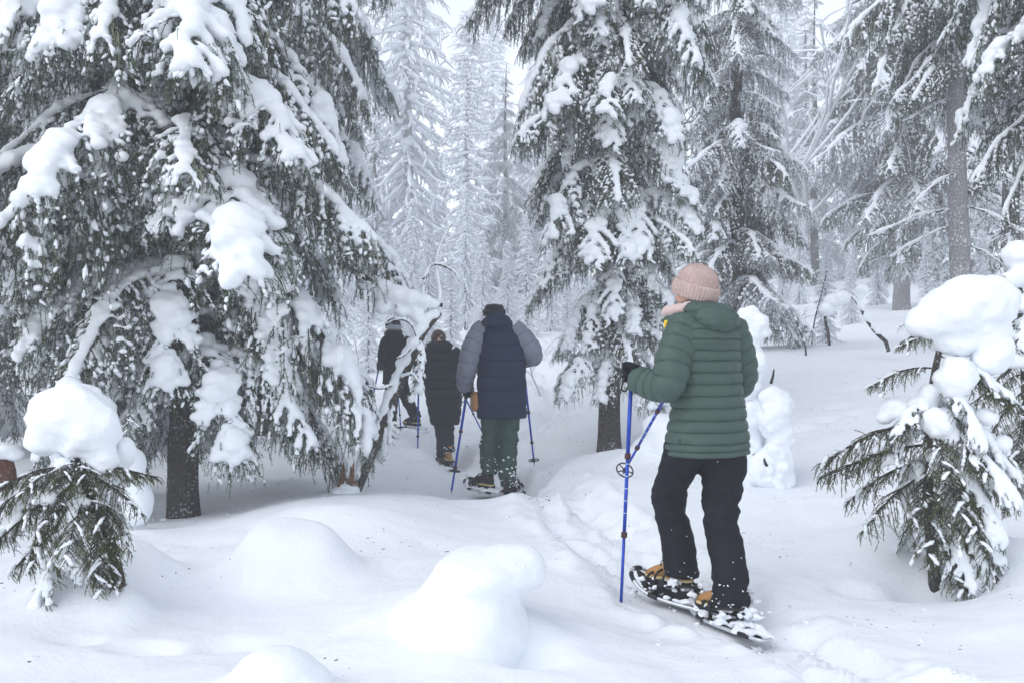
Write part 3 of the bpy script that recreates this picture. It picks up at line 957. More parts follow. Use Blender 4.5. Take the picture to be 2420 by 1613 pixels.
# ------------------------------------------------------------------ rime-white spruces in the mist
def rime_template(seed, Hh, r, pitch0, droop, nb, sub, n2):
    """herring-bone tree: every limb coated with frost. returns (trunk, crown, snow) meshes"""
    rng = np.random.default_rng(seed)
    mb, c = trunk_mesh(Hh, 0.022 * Hh ** 0.75, seed, (0, 0), 8)
    tr = mb.mesh('trunk', M['rimebark'])
    crown, snow = MB(), MB()
    limbs, twigs = [], []
    for q in range(nb):
        u = (q + rng.random()) / nb
        z = Hh * (0.05 + 0.94 * u)
        L = r * (1 - u) ** 0.7 * rng.uniform(0.55, 1.15) + 0.12
        az = q * 2.39996 + rng.uniform(-.4, .4)
        p = R(pitch0 + rng.uniform(-12, 12) - 18 * (1 - u))
        d = np.array([math.cos(az) * math.cos(p), math.sin(az) * math.cos(p), math.sin(p)])
        l = hang_curve((c[np.argmin(abs(c[:, 2] - z)), 0], 0, z), d, L, 7, droop, rng, 0.25)
        # ends lift again
        l[:, 2] += np.linspace(0, 1, 7) ** 3 * L * 0.18
        limbs.append(l)
        for w in range(int(n2 * (0.4 + L / r))):
            k = rng.integers(1, 6); f = rng.random()
            pp = l[k] * (1 - f) + l[k + 1] * f
            tan = l[k + 1] - l[k]; tan /= np.linalg.norm(tan)
            d3 = tan * 0.9 + rng.normal(size=3) * 0.5; d3[2] -= 0.3
            twigs.append(hang_curve(pp, d3, sub * rng.uniform(.4, 1.3), 4, 0.5, rng, .35))
    limbs, twigs = np.array(limbs), np.array(twigs)
    V, F = strips(limbs, 4, np.broadcast_to(np.linspace(0.03, 0.008, 7), limbs.shape[:2])); crown.add(V, F)
    V, F = strips(twigs, 3, np.broadcast_to(np.linspace(0.011, 0.006, 4), twigs.shape[:2])); crown.add(V, F)
    q = limbs.copy(); q[..., 2] += 0.025
    V, F = strips(q, 5, np.linspace(0.05, 0.02, 7)[None] * rng.uniform(0.5, 1.35, q.shape[:2])); snow.add(V, F)
    pk = twigs[rng.random(len(twigs)) < 0.6].copy(); pk[..., 2] += 0.013
    V, F = strips(pk, 4, np.array([.018, .021, .018, .007])[None] * rng.uniform(0.5, 1.5, pk.shape[:2])); snow.add(V, F)
    for q in range(int(nb * 0.35)):
        l = limbs[rng.integers(nb)]
        rr = rng.uniform(0.04, 0.11)
        snow.blob(l[rng.integers(1, 6)] + np.array([0, 0, rr * .5]), (rr * 1.3, rr * 1.3, rr * .8), sub=1, wob=.25, seed=q)
    return tr, crown.mesh('crown', M['rime']), snow.mesh('crown_snow', M['snow'])

RIME = [rime_template(1, 8.0, 1.35, -12, 0.55, 230, 0.30, 11), rime_template(2, 7.5, 1.0, -2, 0.4, 170, 0.26, 12), rime_template(3, 8.5, 1.5, -20, 0.4, 240, 0.34, 10)]

def dark_template(seed, Hh, r, nb):
    """a full far-off spruce: trunk, needled crown, snow on its boughs"""
    rng = np.random.default_rng(seed)
    mb, c = trunk_mesh(Hh, 0.02 * Hh ** 0.8, seed, (0, 0), 8)
    tr = mb.mesh('trunk', M['bark'])
    crown, snow = MB(), MB()
    secs, lim = [], []
    for q in range(nb):
        u = (q + rng.random()) / nb
        z = Hh * (0.035 + 0.955 * u)
        L = r * (1 - u) ** 0.75 * rng.uniform(0.65, 1.15) + 0.1
        az = q * 2.39996 + rng.uniform(-.4, .4)
        p = R(rng.uniform(-18, 5) - 14 * (1 - u))
        d = np.array([math.cos(az) * math.cos(p), math.sin(az) * math.cos(p), math.sin(p)])
        l = hang_curve((0, 0, z), d, L, 7, 0.7, rng, 0.2)
        lim.append(l)
        for w in range(int(10 + 12 * L / r)):
            k = rng.integers(1, 6); f = rng.random()
            pp = l[k] * (1 - f) + l[k + 1] * f
            tan = l[k + 1] - l[k]; tan /= np.linalg.norm(tan)
            d3 = tan * .7 + rng.normal(size=3) * .7; d3[2] -= .3
            secs.append(hang_curve(pp, d3, L * rng.uniform(.18, .4), 4, 1.3, rng, .3))
    secs = np.array(secs); lim = np.array(lim)
    V, F = strips(lim, 4, np.broadcast_to(np.linspace(.02, .006, 7), lim.shape[:2])); crown.add(V, F, 1)
    V, F = needle_tris(secs, rng, 62, .062, .020); crown.add(V, F, 0)
    pk = secs[rng.random(len(secs)) < .45].copy(); pk[..., 2] += .02
    V, F = strips(pk, 4, np.array([.02, .035, .03, .01])[None] * rng.uniform(.5, 1.5, pk.shape[:2])); snow.add(V, F)
    for q in range(nb):
        l = lim[q]
        for e in range(3):
            if rng.random() < .55:
                rr = rng.uniform(.05, .12)
                snow.blob(l[rng.integers(2, 7)] + np.array([0, 0, rr * .4]), (rr * 1.3, rr * 1.3, rr * .8), sub=1, wob=.25, seed=q)
    return tr, crown.mesh('crown', [M['frosted'], M['twig']]), snow.mesh('crown_snow', M['snow'])

DARK = [dark_template(11, 9.0, 1.6, 120), dark_template(12, 10.0, 1.35, 120)]

def far_tree(tpl, name, label, px, Y, s, rz, group, sink=0.1):
    x = XP(px, Y)
    t = thing(name, label, 'tree', (x, Y, gz(x, Y) - sink), rz, group)
    for nm, me in zip(('trunk', 'crown', 'crown_snow'), tpl):
        o = link(nm, me, t)
        o.scale = (s, s, s)
    return t

FARG = 'misty trees far behind the walkers'
far_tree(RIME[0], 'rimed_spruce', 'white frost-coated spruce with herring-bone limbs left of the navy walker', 965, 50.0, 2.85, 0.4, FARG)
far_tree(RIME[1], 'rimed_spruce', 'slim frosted spruce with a crooked tip above the navy walker', 1105, 45.0, 1.80, 1.3, FARG)
far_tree(RIME[2], 'rimed_spruce', 'wide frosted spruce showing between the huge spruce and the herring-bone one', 830, 54.0, 2.5, 2.2, FARG)
far_tree(RIME[1], 'rimed_spruce', 'pale spruce tip fading in the mist right of the crooked tip', 1165, 80.0, 3.0, 2.6, FARG)
far_tree(RIME[2], 'rimed_spruce', 'frosted spruce in the gap just left of the central spruce', 1285, 62.0, 2.4, 0.9, FARG)
far_tree(RIME[0], 'rimed_spruce', 'frosted spruce half hidden by the right boughs of the central spruce', 1845, 60.0, 2.8, 5.1, FARG)
far_tree(RIME[2], 'rimed_spruce', 'frosted spruce just right of the huge spruce at the top', 740, 42.0, 2.5, 4.1, FARG)
rng = np.random.default_rng(99)
BACK = [  # (px, distance, kind, size, label)
    (90, 33, 0, 1.3, 'misty spruce glimpsed behind the boughs at the left edge'), (230, 22, 1, 1.0, 'grey spruce showing left of the huge spruce trunk, low down'),
    (330, 38, 1, 1.5, 'far spruce filling the gap above the left snow cap'), (520, 28, 0, 1.2, 'grey spruce glimpsed just right of the huge spruce trunk'),
    (640, 40, 1, 1.5, 'far spruce behind the right boughs of the huge spruce'), (770, 36, 0, 1.4, 'misty dark spruce above the leading walker, left of the frosted ones'),
    (885, 33, 1, .8, 'grey spruce squeezed between two frosted spruces above the leading walker'), (1030, 40, 0, .7, 'faint spruce between the herring-bone spruce and the crooked tip'),
    (1230, 46, 0, .75, 'faint spruce over the right shoulder of the navy walker'), (1330, 38, 1, 1.3, 'grey spruce behind the left boughs of the central spruce'),
    (1420, 30, 0, 1.15, 'far spruce hidden behind the trunk of the central spruce'), (1540, 36, 1, 1.4, 'far spruce between the central trunk and the green sleeve'),
    (1640, 27, 0, 1.15, 'grey spruce behind the pink hat, under the central spruce boughs'), (1780, 24, 0, 0.9, 'small grey spruce right of the green spruce behind the hat'),
    (1905, 36, 1, 1.0, 'misty spruce above the snow-plastered sapling'), (2060, 32, 0, 1.4, 'grey spruce left of the dark trunk on the right bank'),
    (2190, 27, 1, 1.2, 'far spruce between the two bare trunks on the right'), (2330, 24, 0, 1.2, 'grey spruce just right of the pale bare trunk'),
    (2460, 30, 1, 1.4, 'far spruce behind the boughs at the right edge'), (1990, 48, 1, .8, 'faintest spruce over the arched sapling'),
    (1720, 45, 1, 1.0, 'faint spruce tip at the top, right of the central spruce'), (960, 52, 1, .85, 'palest spruce behind the herring-bone one'), (1490, 52, 0, 1.6, 'faint spruce crown behind the centre of the central spruce')]
for px, Y, k, s, lb in BACK:
    far_tree(DARK[k], 'far_spruce', lb, px, Y * 1.5, 1.5 * s * rng.uniform(.9, 1.1), rng.uniform(0, 6.28), 'grey spruces filling the far mist', 0.2)

for i, (px, Y, sc, lb) in enumerate([(1800, 19, .20, 'low snow-plastered sapling beside the buried saplings on the bank'), (1850, 24, .26, 'frosted sapling on the bank behind the leaning bare stick'), (2010, 22, .22, 'frosted sapling beneath the grey spruce boughs on the bank'),
                                     (2075, 28, .34, 'snowy sapling left of the dark trunk on the right bank'), (2190, 22, .28, 'frosted sapling between the dark trunk and the pale trunk'), (2320, 17, .22, 'frosted sapling just right of the pale bare trunk foot'),
                                     (1890, 33, .40, 'hazy sapling in the far gap of the right bank'), (1340, 19, .24, 'frosted sapling behind the snow bank left of the central trunk'), (1010, 22, .34, 'snowy sapling above the fur hat'), (1140, 24, .34, 'snowy sapling just left of the navy hood'),
                                     (870, 20, .36, 'snowy sapling left of the leading walker, under the snow shelf'), (935, 21, .34, 'frosted sapling right above the patterned cap'), (975, 25, .46, 'taller frosted sapling between the patterned cap and the fur hat'), (1065, 20, .30, 'snowy sapling between the fur hat and the navy hood'),
                                     (1100, 28, .5, 'taller frosted sapling directly over the left grey shoulder'), (1200, 21, .30, 'snowy sapling touching the right side of the navy hood'), (1245, 24, .42, 'frosted sapling over the right grey shoulder'), (1300, 27, .46, 'frosted sapling against the left boughs of the central spruce'), (800, 24, .5, 'frosted sapling behind the right boughs of the huge spruce')]):
    far_tree(RIME[i % 3], 'rimed_sapling', lb, px, Y, sc, i * 1.7, 'small frosted saplings', .05)

# ------------------------------------------------------------------ small trees, leaning birch, stump, twigs
def lump_part(name, parent, root_loc, specs, Y, voxel=.014, seed=0, wob=.20, it=4, depth=1.0, noise=((.014, 6, 1), (.007, 16, 2), (.003, 38, 3))):
    """one snow clump of a small tree from (px, py, rx, rz[, dY]) lumps"""
    mb = MB()
    for k, sp in enumerate(specs):
        px, py, rx, rz = sp[:4]
        dy = sp[4] if len(sp) > 4 else 0
        mb.blob(P(px, py, Y + dy), (rx, (rx + rz) / 2 * depth, rz), sub=3, wob=wob, seed=seed + k)
    V, F = remesh(mb, voxel, it, noise)
    V = V - np.array(root_loc)
    return MB().add(V, F).build(name, M['snow'], parent)

def small_tree(name, label, group, Y, stem, r0, boughs, clumps, seed):
    """stem: [(px, py)...] from the ground up; boughs: (px, py, azimuth deg, length, pitch deg, kit)"""
    p = np.array([P(a, b, Y) for a, b in stem])
    loc = p[0].copy()
    t = thing(name, label, 'tree', tuple(loc), 0, group)
    pth = catmull(p, 24) - loc
    pth[0, 2] = min(0, gz(loc[0], loc[1]) - loc[2]) - .12
    MB().tube(pth, np.linspace(r0, r0 * .35, 24), 9).build('trunk', M['bark'], t)
    rng = np.random.default_rng(seed)
    for q, (px, py, az, ln, pit, kit) in enumerate(boughs):
        o = P(px, py, Y) - loc
        k = np.argmin(np.abs(pth[:, 2] - o[2]))
        o = np.array([pth[k, 0] * .6 + o[0] * .4, pth[k, 1], o[2]])
        place_bough(t, kit, int(rng.integers(0, 9)), tuple(o), R(az), ln / 0.8, R(pit), 1.0, rng.random() < .5)
    for q, specs in enumerate(clumps):
        lump_part('snow_cap' if q == 0 else 'snow_clump', t, loc, specs, Y, seed=seed * 10 + q * 7)
    return t

SMALL = 'young snow-capped spruces'
# right foreground
bo = [(2195, 1000, 184, .66, 6, 'young'), (2195, 1050, 191, .64, -2, 'young'), (2190, 1120, 197, .52, -10, 'young'), (2205, 870, 178, .40, 2, 'young'), (2215, 800, 190, .30, 8, 'young'), (2235, 770, 165, .26, 4, 'young'),
      (2200, 940, 200, .36, -6, 'youngsnow'), (2190, 1090, 170, .5, -4, 'young'), (2205, 1020, 160, .4, 0, 'youngsnow')]
for py, az, ln, pit in ((800, 10, .30, -5), (840, -25, .38, -12), (880, 5, .46, -14), (900, -50, .40, -25), (930, 20, .46, -18), (960, -15, .52, -22), (980, -70, .42, -35), (1000, 40, .42, -22), (1010, -110, .40, -38),
                        (1020, -35, .50, -30), (1050, 0, .46, -36), (1060, -85, .46, -42), (1080, -45, .50, -40), (1100, -130, .36, -45), (1110, 25, .42, -38), (1120, -65, .50, -44), (1140, -20, .48, -46),
                        (1160, -100, .44, -48), (1170, -45, .50, -50), (1180, 5, .42, -50), (1200, -75, .46, -50), (1210, -25, .44, -52), (1230, -55, .44, -52), (1250, -95, .38, -52), (1250, -10, .40, -52), (1270, -40, .36, -52),
                        (1150, 60, .4, -40), (1200, 110, .36, -40), (1080, 90, .4, -30), (960, 110, .36, -15)):
    bo.append((2205, py, az, ln * (1.2 if -50 <= az <= 45 else 1.1), pit + (24 if py > 1000 else 8), 'young' if (py // 10) % 3 else 'youngsnow'))
small_tree('young_spruce', 'young spruce in the right foreground wearing a huge round snow cap', SMALL, 5.5,
           [(2212, 1395), (2195, 1200), (2195, 1000), (2215, 850), (2250, 740)], .035, bo,
           [[(2255, 745, .20, .17), (2310, 715, .215, .165), (2345, 705, .13, .13), (2200, 765, .125, .115), (2265, 800, .16, .10), (2320, 790, .15, .12)],
            [(2258, 893, .105, .115, -.10)], [(2335, 845, .10, .10, -.05), (2355, 830, .09, .12, -.05)], [(2178, 960, .085, .06), (2200, 925, .06, .05)], [(2215, 998, .09, .085, -.1), (2245, 1030, .05, .06, -.12)],
            [(2110, 965, .075, .06), (2090, 985, .05, .04)], [(2205, 1075, .05, .045, -.1)], [(2240, 1088, .035, .04, -.14)], [(2115, 1085, .075, .035, -.02), (2075, 1095, .05, .03, -.02)],
            [(2370, 1045, .055, .05, -.05)], [(2330, 985, .07, .05, -.08)], [(2150, 1180, .045, .09, .02), (2165, 1120, .05, .08, .02)], [(2310, 1190, .06, .10, .12), (2330, 1260, .07, .10, .12)]], 3)
# left foreground
bo = []
for px, py, az, ln, pit, kt in ((195, 1105, 2, .36, -4, 'young'), (200, 1120, -18, .36, -14, 'young'), (190, 1110, 25, .30, -6, 'young'), (170, 1105, 178, .40, -10, 'young'), (170, 1120, 195, .42, -18, 'young'),
                                (175, 1140, 215, .44, -30, 'young'), (180, 1150, 240, .42, -38, 'young'), (190, 1140, 265, .40, -40, 'youngsnow'), (195, 1150, 290, .40, -40, 'young'), (200, 1150, 320, .40, -34, 'young'),
                                (200, 1160, 345, .36, -36, 'young'), (205, 1190, 300, .36, -50, 'young'), (205, 1190, 270, .36, -52, 'youngsnow'), (210, 1210, 205, .52, -44, 'youngsnow'), (205, 1200, 195, .46, -34, 'young'),
                                (180, 1090, 230, .30, -18, 'young'), (185, 1090, 310, .30, -18, 'young'), (180, 1080, 270, .28, -20, 'young'), (215, 1220, 330, .34, -52, 'young'), (220, 1235, 275, .34, -54, 'young'),
                                (190, 1120, 250, .36, -30, 'young'), (165, 1110, 160, .34, -12, 'young'), (190, 1110, 60, .3, -12, 'young'), (225, 1260, 300, .28, -54, 'young'), (160, 1130, 185, .50, -24, 'youngsnow')):
    bo.append((px, py, az, ln, pit + 12, kt))
small_tree('young_spruce', 'bent young spruce in the left foreground under a rounded snow cap', SMALL, 4.5,
           [(285, 1390), (255, 1260), (205, 1150), (165, 1040)], .03, bo,
           [[(145, 985, .165, .135), (200, 1008, .155, .14), (120, 1030, .12, .095), (222, 1050, .09, .085), (175, 960, .13, .10), (250, 1085, .06, .07)], [(115, 1180, .045, .042, -.1)], [(150, 1100, .05, .05, -.05), (135, 1075, .04, .05)], [(270, 1100, .07, .10, .12), (295, 1070, .05, .08, .12)],
            [(235, 1170, .05, .06, .05)], [(90, 1135, .05, .03, -.05)]], 5)
# right edge, behind
bo = []
for py, az, ln, pit in ((640, 180, .30, -8), (700, 200, .36, -14), (760, 170, .42, -14), (800, 190, .46, -20), (850, 210, .5, -24), (880, 165, .5, -20), (920, 190, .56, -28), (960, 225, .5, -34), (980, 175, .55, -30), (1020, 200, .58, -36), (1040, 240, .5, -40), (1060, 180, .5, -40), (740, 250, .36, -25), (880, 260, .46, -34), (1000, 280, .5, -40), (820, 20, .4, -20), (940, -20, .5, -30)):
    bo.append((2425, py, az, ln, pit, 'youngsnow' if (py // 20) % 2 else 'young'))
small_tree('young_spruce', 'young spruce cut by the right edge, snow lumps stacked on its top', SMALL, 7.4,
           [(2435, 1165), (2425, 950), (2415, 760), (2405, 600)], .04, bo,
           [[(2405, 600, .11, .10), (2420, 650, .13, .10), (2390, 660, .08, .07)], [(2410, 720, .12, .08)], [(2375, 940, .07, .06)], [(2360, 1060, .06, .05, -.1)], [(2400, 850, .10, .06, -.1)]], 7)

# saplings buried in snow behind the green jacket
def snow_post(label, specs, Y, base, twigs, seed):
    loc = P(*base, Y)
    t = thing('buried_sapling', label, 'snow-covered sapling', tuple(loc), 0, 'snow-wrapped saplings behind the green jacket')
    lump_part('snow_load', t, loc, specs, Y, .014, seed, .34, 3, 1.0, ((.035, 4, seed), (.016, 11, seed + 1), (.006, 30, seed + 2)))
    rng = np.random.default_rng(seed)
    for (px, py, qx, qy) in twigs:
        a, b = P(px, py, Y - .10) - loc, P(qx, qy, Y - .12) - loc
        mb = MB().tube(catmull([a, (a + b) / 2 + rng.normal(size=3) * .01, b], 8), np.linspace(.012, .005, 8), 6)
        V, F = needle_tris(catmull([a, b], 6)[None], rng, 400, .016, .004)
        mb.add(V, F, 1)
        mb.build('twig', [M['twig'], M['needles']], t)
    return t
snow_post('column of stacked round snow balls right behind the green jacket', [(1778, 778, .135, .125), (1768, 765, .12, .11), (1776, 860, .13, .135), (1765, 845, .12, .12), (1768, 920, .10, .10), (1778, 970, .13, .12), (1762, 1005, .14, .12), (1775, 1045, .12, .13),
           (1760, 1080, .14, .13), (1778, 1110, .12, .11), (1755, 1135, .14, .12), (1720, 1060, .12, .25)], 7.6, (1768, 1165), [(1764, 915, 1758, 888), (1790, 1090, 1778, 1072), (1755, 1150, 1768, 1138), (1765, 955, 1748, 968)], 41)
snow_post('knobbly snow-wrapped sapling with a dark bare tip beside the snow ball column', [(1822, 935, .07, .07), (1838, 960, .10, .10), (1828, 1000, .11, .12), (1845, 1030, .10, .11), (1834, 1070, .11, .12), (1846, 1100, .09, .10), (1828, 1140, .13, .10), (1862, 1130, .06, .09), (1800, 1110, .10, .12)], 7.45, (1830, 1165),
          [(1822, 905, 1829, 872), (1812, 1100, 1806, 1082)], 42)

# leaning birch with its snow
def leaning_birch():
    Y = 8.5
    st = [(832, 1172, 8.35), (862, 1105, 8.4), (905, 1000, 8.5), (945, 905, 8.55), (975, 840, 8.6), (1000, 785, 8.65), (1038, 738, 8.7)]
    p = np.array([P(*q) for q in st]); loc = p[0].copy()
    t = thing('leaning_birch', 'dead birch leaning to the right in front of the leading walker, plastered with snow', 'tree', tuple(loc))
    pth = catmull(p, 40) - loc
    tr = MB().tube(pth, np.linspace(.055, .032, 40), 10).build('trunk', M['bark'], t)
    rng = np.random.default_rng(12)
    sb = MB()
    for k in range(0, 39):
        r = (.046 if k > 10 else .05) * rng.uniform(.75, 1.2)
        sb.blob(pth[k] + np.array([-.026, -.012, .022]) + rng.normal(size=3) * .008, (r, r, r * 1.1), sub=2, wob=.2, seed=k)
        if k > 20 and k % 3 == 0:
            sb.blob(pth[k] + np.array([-.075, -.01, .0]), (r * .9, r * .8, r * 1.0), sub=2, wob=.25, seed=k + 50)
    V, F = remesh(sb, .014, 3, ((.010, 9, 4),))
    MB().add(V, F).build('trunk_snow', M['snow'], tr)
    arcs = [[(912, 768, 8.6), (945, 755, 8.55), (972, 768, 8.55), (985, 800, 8.6)], [(978, 815, 8.6), (955, 838, 8.5), (938, 848, 8.4)], [(945, 895, 8.55), (920, 912, 8.45), (895, 918, 8.4), (870, 912, 8.3)],
            [(1005, 775, 8.7), (1003, 745, 8.7), (1000, 690, 8.7), (1008, 650, 8.7)], [(1020, 760, 8.7), (1040, 700, 8.75), (1030, 620, 8.8), (1050, 560, 8.85), (1075, 520, 8.9)], [(1000, 660, 8.7), (1025, 625, 8.75), (1070, 640, 8.8), (1085, 665, 8.8)],
            [(950, 890, 8.5), (975, 885, 8.4), (990, 905, 8.4)], [(905, 1000, 8.5), (880, 960, 8.4), (868, 930, 8.35)]]
    for q, a in enumerate(arcs):
        c = catmull([P(*w) for w in a], 16) - loc
        b = MB().tube(c, np.linspace(.011, .004, 16), 5).build('branch', M['twig'], t)
        m = MB(); cs = c + [0, 0, .011]
        m.tube(cs, np.linspace(.016, .006, 16) * rng.uniform(.5, 1.5, 16), 6)
        m.build('branch_snow', M['snow'], b)
    # drooping sprays clinging to the stem
    for (px, py, az, ln, pit) in ((985, 850, -60, .30, -50), (975, 870, -20, .30, -60), (930, 950, -100, .36, -60), (905, 990, -60, .36, -66), (900, 1000, 180, .34, -60), (990, 800, -30, .28, -50), (880, 1030, -80, .3, -66)):
        o = P(px, py, 8.5) - loc
        place_bough(t, 'youngsnow', int(rng.integers(0, 5)), tuple(o), R(az), ln / .8, R(pit))
    lump_part('snow_shelf', t, loc, [(872, 668, .09, .075), (900, 682, .105, .085), (935, 695, .115, .085), (970, 705, .10, .075), (1000, 712, .085, .065), (1025, 718, .06, .045), (905, 725, .08, .07), (950, 735, .07, .055), (985, 745, .07, .07), (1002, 765, .055, .07)], 8.65, .018, 80, .15, 4)
    MB().tube(catmull([P(800, 620, 8.5), P(880, 665, 8.6), P(960, 705, 8.65), P(1046, 722, 8.7)], 14) - loc, np.linspace(.03, .018, 14), 7).build('limb', M['bark'], t)
    return t
leaning_birch()

# broken stump
def stump():
    Y = 8.2
    loc = P(815, 1165, Y)
    t = thing('broken_stump', 'splintered orange-brown stump at the foot of the leaning birch', 'stump', tuple(loc))
    rng = np.random.default_rng(4)
    for q, (px, w, top) in enumerate(((797, .035, 1118), (806, .04, 1090), (817, .045, 1100), (827, .04, 1088), (836, .03, 1120), (812, .03, 1130), (824, .03, 1128))):
        a, b = P(px, 1175, Y + rng.uniform(-.05, .05)), P(px + rng.uniform(4, 14), top, Y + rng.uniform(-.06, .03))
        c = catmull([a, (a + b) / 2 + rng.normal(size=3) * .012, b], 7) - loc
        MB().tube(c, np.array([w, w, w * .95, w * .85, w * .6, w * .35, .004]) * .8, 5).build('splinter', M['wood'], t, False)
    lump_part('snow_cap', t, loc, [(800, 1165, .07, .05), (830, 1160, .07, .06), (815, 1150, .05, .03, -.05)], Y, .012, 90)
    return t
stump()

def side_stump():
    loc = P(5, 1130, 7.2)
    t = thing('broken_stump', 'dark reddish stump under snow at the left edge of the picture', 'stump', tuple(loc))
    mb = MB().tube([P(0, 1150, 7.2) - loc, P(3, 1110, 7.2) - loc, P(6, 1082, 7.2) - loc], [.12, .10, .07], 9)
    mb.build('wood', m_bark('red_brown_wood', (0.12, 0.05, 0.035), (0.2, 0.09, 0.06), 0.2), t)
    lump_part('snow_cap', t, loc, [(0, 1065, .14, .07), (30, 1075, .08, .05)], 7.2, .016, 95)
side_stump()

# snow-smothered bush between the two left spruces
def bush():
    Y = 6.6
    loc = P(220, 1010, Y)
    loc[2] = gz(loc[0], Y)
    t = thing('buried_bush', 'bush smothered in rounded snow pillows behind the left snow cap', 'bush', tuple(loc))
    lump_part('snow_load', t, loc, [(200, 935, .12, .09), (165, 915, .09, .08), (235, 970, .11, .10), (215, 1020, .16, .14), (180, 1000, .14, .14), (250, 1070, .16, .16), (310, 1100, .09, .15), (325, 1190, .10, .16)], Y, .02, 97)
    rng = np.random.default_rng(31)
    for q in range(6):
        place_bough(t, 'young', q, tuple(P(rng.uniform(160, 320), rng.uniform(960, 1080), Y - .12) - loc), rng.uniform(3.4, 6.0), .35, R(-40))
bush()

# ---- bare, frosted broadleaf trees and sapling twigs
def bare_tree(label, px, Y, Hh, r0, seed, levels=4, spread=.7, name='bare_birch', group='bare frosted birches', snow=1.0, lean=(0, 0), base_z=None, x=None):
    rng = np.random.default_rng(seed)
    x = XP(px, Y)
    loc = np.array([x, Y, gz(x, Y) if base_z is None else base_z])
    t = thing(name, label, 'tree', tuple(loc), 0, group)
    stem, br, sn = MB(), MB(), MB()
    def grow(p, d, L, r, lv):
        n = 6
        pts = [p]
        dd = d.copy()
        for i in range(n - 1):
            dd = dd + rng.normal(size=3) * .16 + np.array([0, 0, .05 if lv < 2 else -.04])
            dd /= np.linalg.norm(dd)
            pts.append(pts[-1] + dd * L / (n - 1))
        pts = np.array(pts)
        rr = np.linspace(r, r * .6, n)
        (stem if lv == 0 else br).tube(pts, rr, 7 if lv < 2 else 4)
        if lv > 0 and snow:
            flat = 1 - abs(dd[2])
            sn.tube(pts + [0, 0, r * .7], (rr * 1.1 + .004) * snow * (.5 + .7 * flat) * rng.uniform(.6, 1.3, n), 5)
        if lv < levels:
            for q in range(3 if lv else 6):
                k = rng.integers(2, n)
                nd = dd * .6 + rng.normal(size=3) * spread; nd[2] = nd[2] * .6 + .2
                nd /= np.linalg.norm(nd)
                grow(pts[k], nd, L * rng.uniform(.5, .75), rr[k] * .6, lv + 1)
    d0 = np.array([lean[0], lean[1], 1.0]); d0 /= np.linalg.norm(d0)
    grow(np.array([0, 0, -.2]), d0, Hh * .55, r0, 0)
    stem.build('trunk', M['rime'], t)
    br.build('crown', M['rime'], t)
    if snow: sn.build('crown_snow', M['snow'], t)
    return t
bare_tree('bare frosted birch with tangled limbs right of the central spruce, high up', 1835, 27.0, 13.0, .085, 3, 4, .75, lean=(-.05, 0), snow=1.5)
bare_tree('bare frosted birch far behind, just left of the grey spruce', 1775, 40.0, 17.0, .11, 5, 4, .7, snow=1.5)
bare_tree('thin leafless shrub with frosted twigs beside the navy hood', 1290, 15.0, 1.9, .016, 8, 3, .6, 'bare_shrub', 'leafless shrubs', .9)
bare_tree('thin leafless shrub behind the fur hat of the black coat walker', 1085, 15.5, 1.8, .016, 9, 3, .6, 'bare_shrub', 'leafless shrubs', 1.0)
bare_tree('thin leafless shrub in the mist left of the black jacket walker', 860, 17.0, 2.2, .018, 10, 3, .6, 'bare_shrub', 'leafless shrubs', 1.0)
bare_tree('low leafless shrub on the snow bank right of the pink hat', 1900, 16.5, 1.1, .012, 14, 3, .6, 'bare_shrub', 'leafless shrubs', .9)

def twig_stick(label, pts, Y, r, knobs, seed):
    p = np.array([P(a, b, Y) for a, b in pts]); loc = p[0].copy()
    t = thing('bent_twig', label, 'twig', tuple(loc), 0, 'snow-bent saplings on the bank')
    c = catmull(p, 20) - loc
    c[0, 2] -= .1
    MB().tube(c, np.linspace(r, r * .6, 20), 6).build('stem', M['twig'], t)
    rng = np.random.default_rng(seed)
    sm = MB()
    for k in range(4, 20):
        rr = r * 1.5 * rng.uniform(.6, 1.2)
        sm.blob(c[k] + [0, 0, r * .9], (rr, rr, rr * .8), sub=2, wob=.2, seed=k)
    for (px, py, rr) in knobs:
        sm.blob(P(px, py, Y) - loc, (rr, rr, rr * .9), sub=3, wob=.15, seed=int(px))
    V, F = remesh(sm, .014, 3, ((.006, 12, seed),))
    MB().add(V, F).build('snow_load', M['snow'], t)
twig_stick('crooked sapling with a snow knob at its tip on the right bank', [(2100, 812), (2070, 785), (2045, 750), (2032, 715), (2040, 690)], 13.0, .028, [(2038, 686, .085)], 21)
twig_stick('snow-loaded sapling bent into an arch on the right bank', [(1960, 800), (1950, 740), (1975, 705), (2010, 700), (2030, 725)], 14.5, .022, [(1968, 712, .13), (1990, 705, .12), (1955, 730, .11)], 22)
twig_stick('thin bare stick leaning on the right bank beside the pink hat', [(1905, 825), (1895, 795), (1880, 755), (1876, 742)], 14.0, .014, [], 23)
twig_stick('tall thin sapling stem leaning right on the bank', [(1918, 815), (1925, 760), (1940, 700), (1955, 640)], 16.0, .014, [], 24)
x = XP(1952, 17.5)
sp = far_tree(RIME[1], 'rimed_spruce', 'small snow-plastered sapling spruce standing alone on the right bank', 1952, 17.5, .27, .7, FARG)

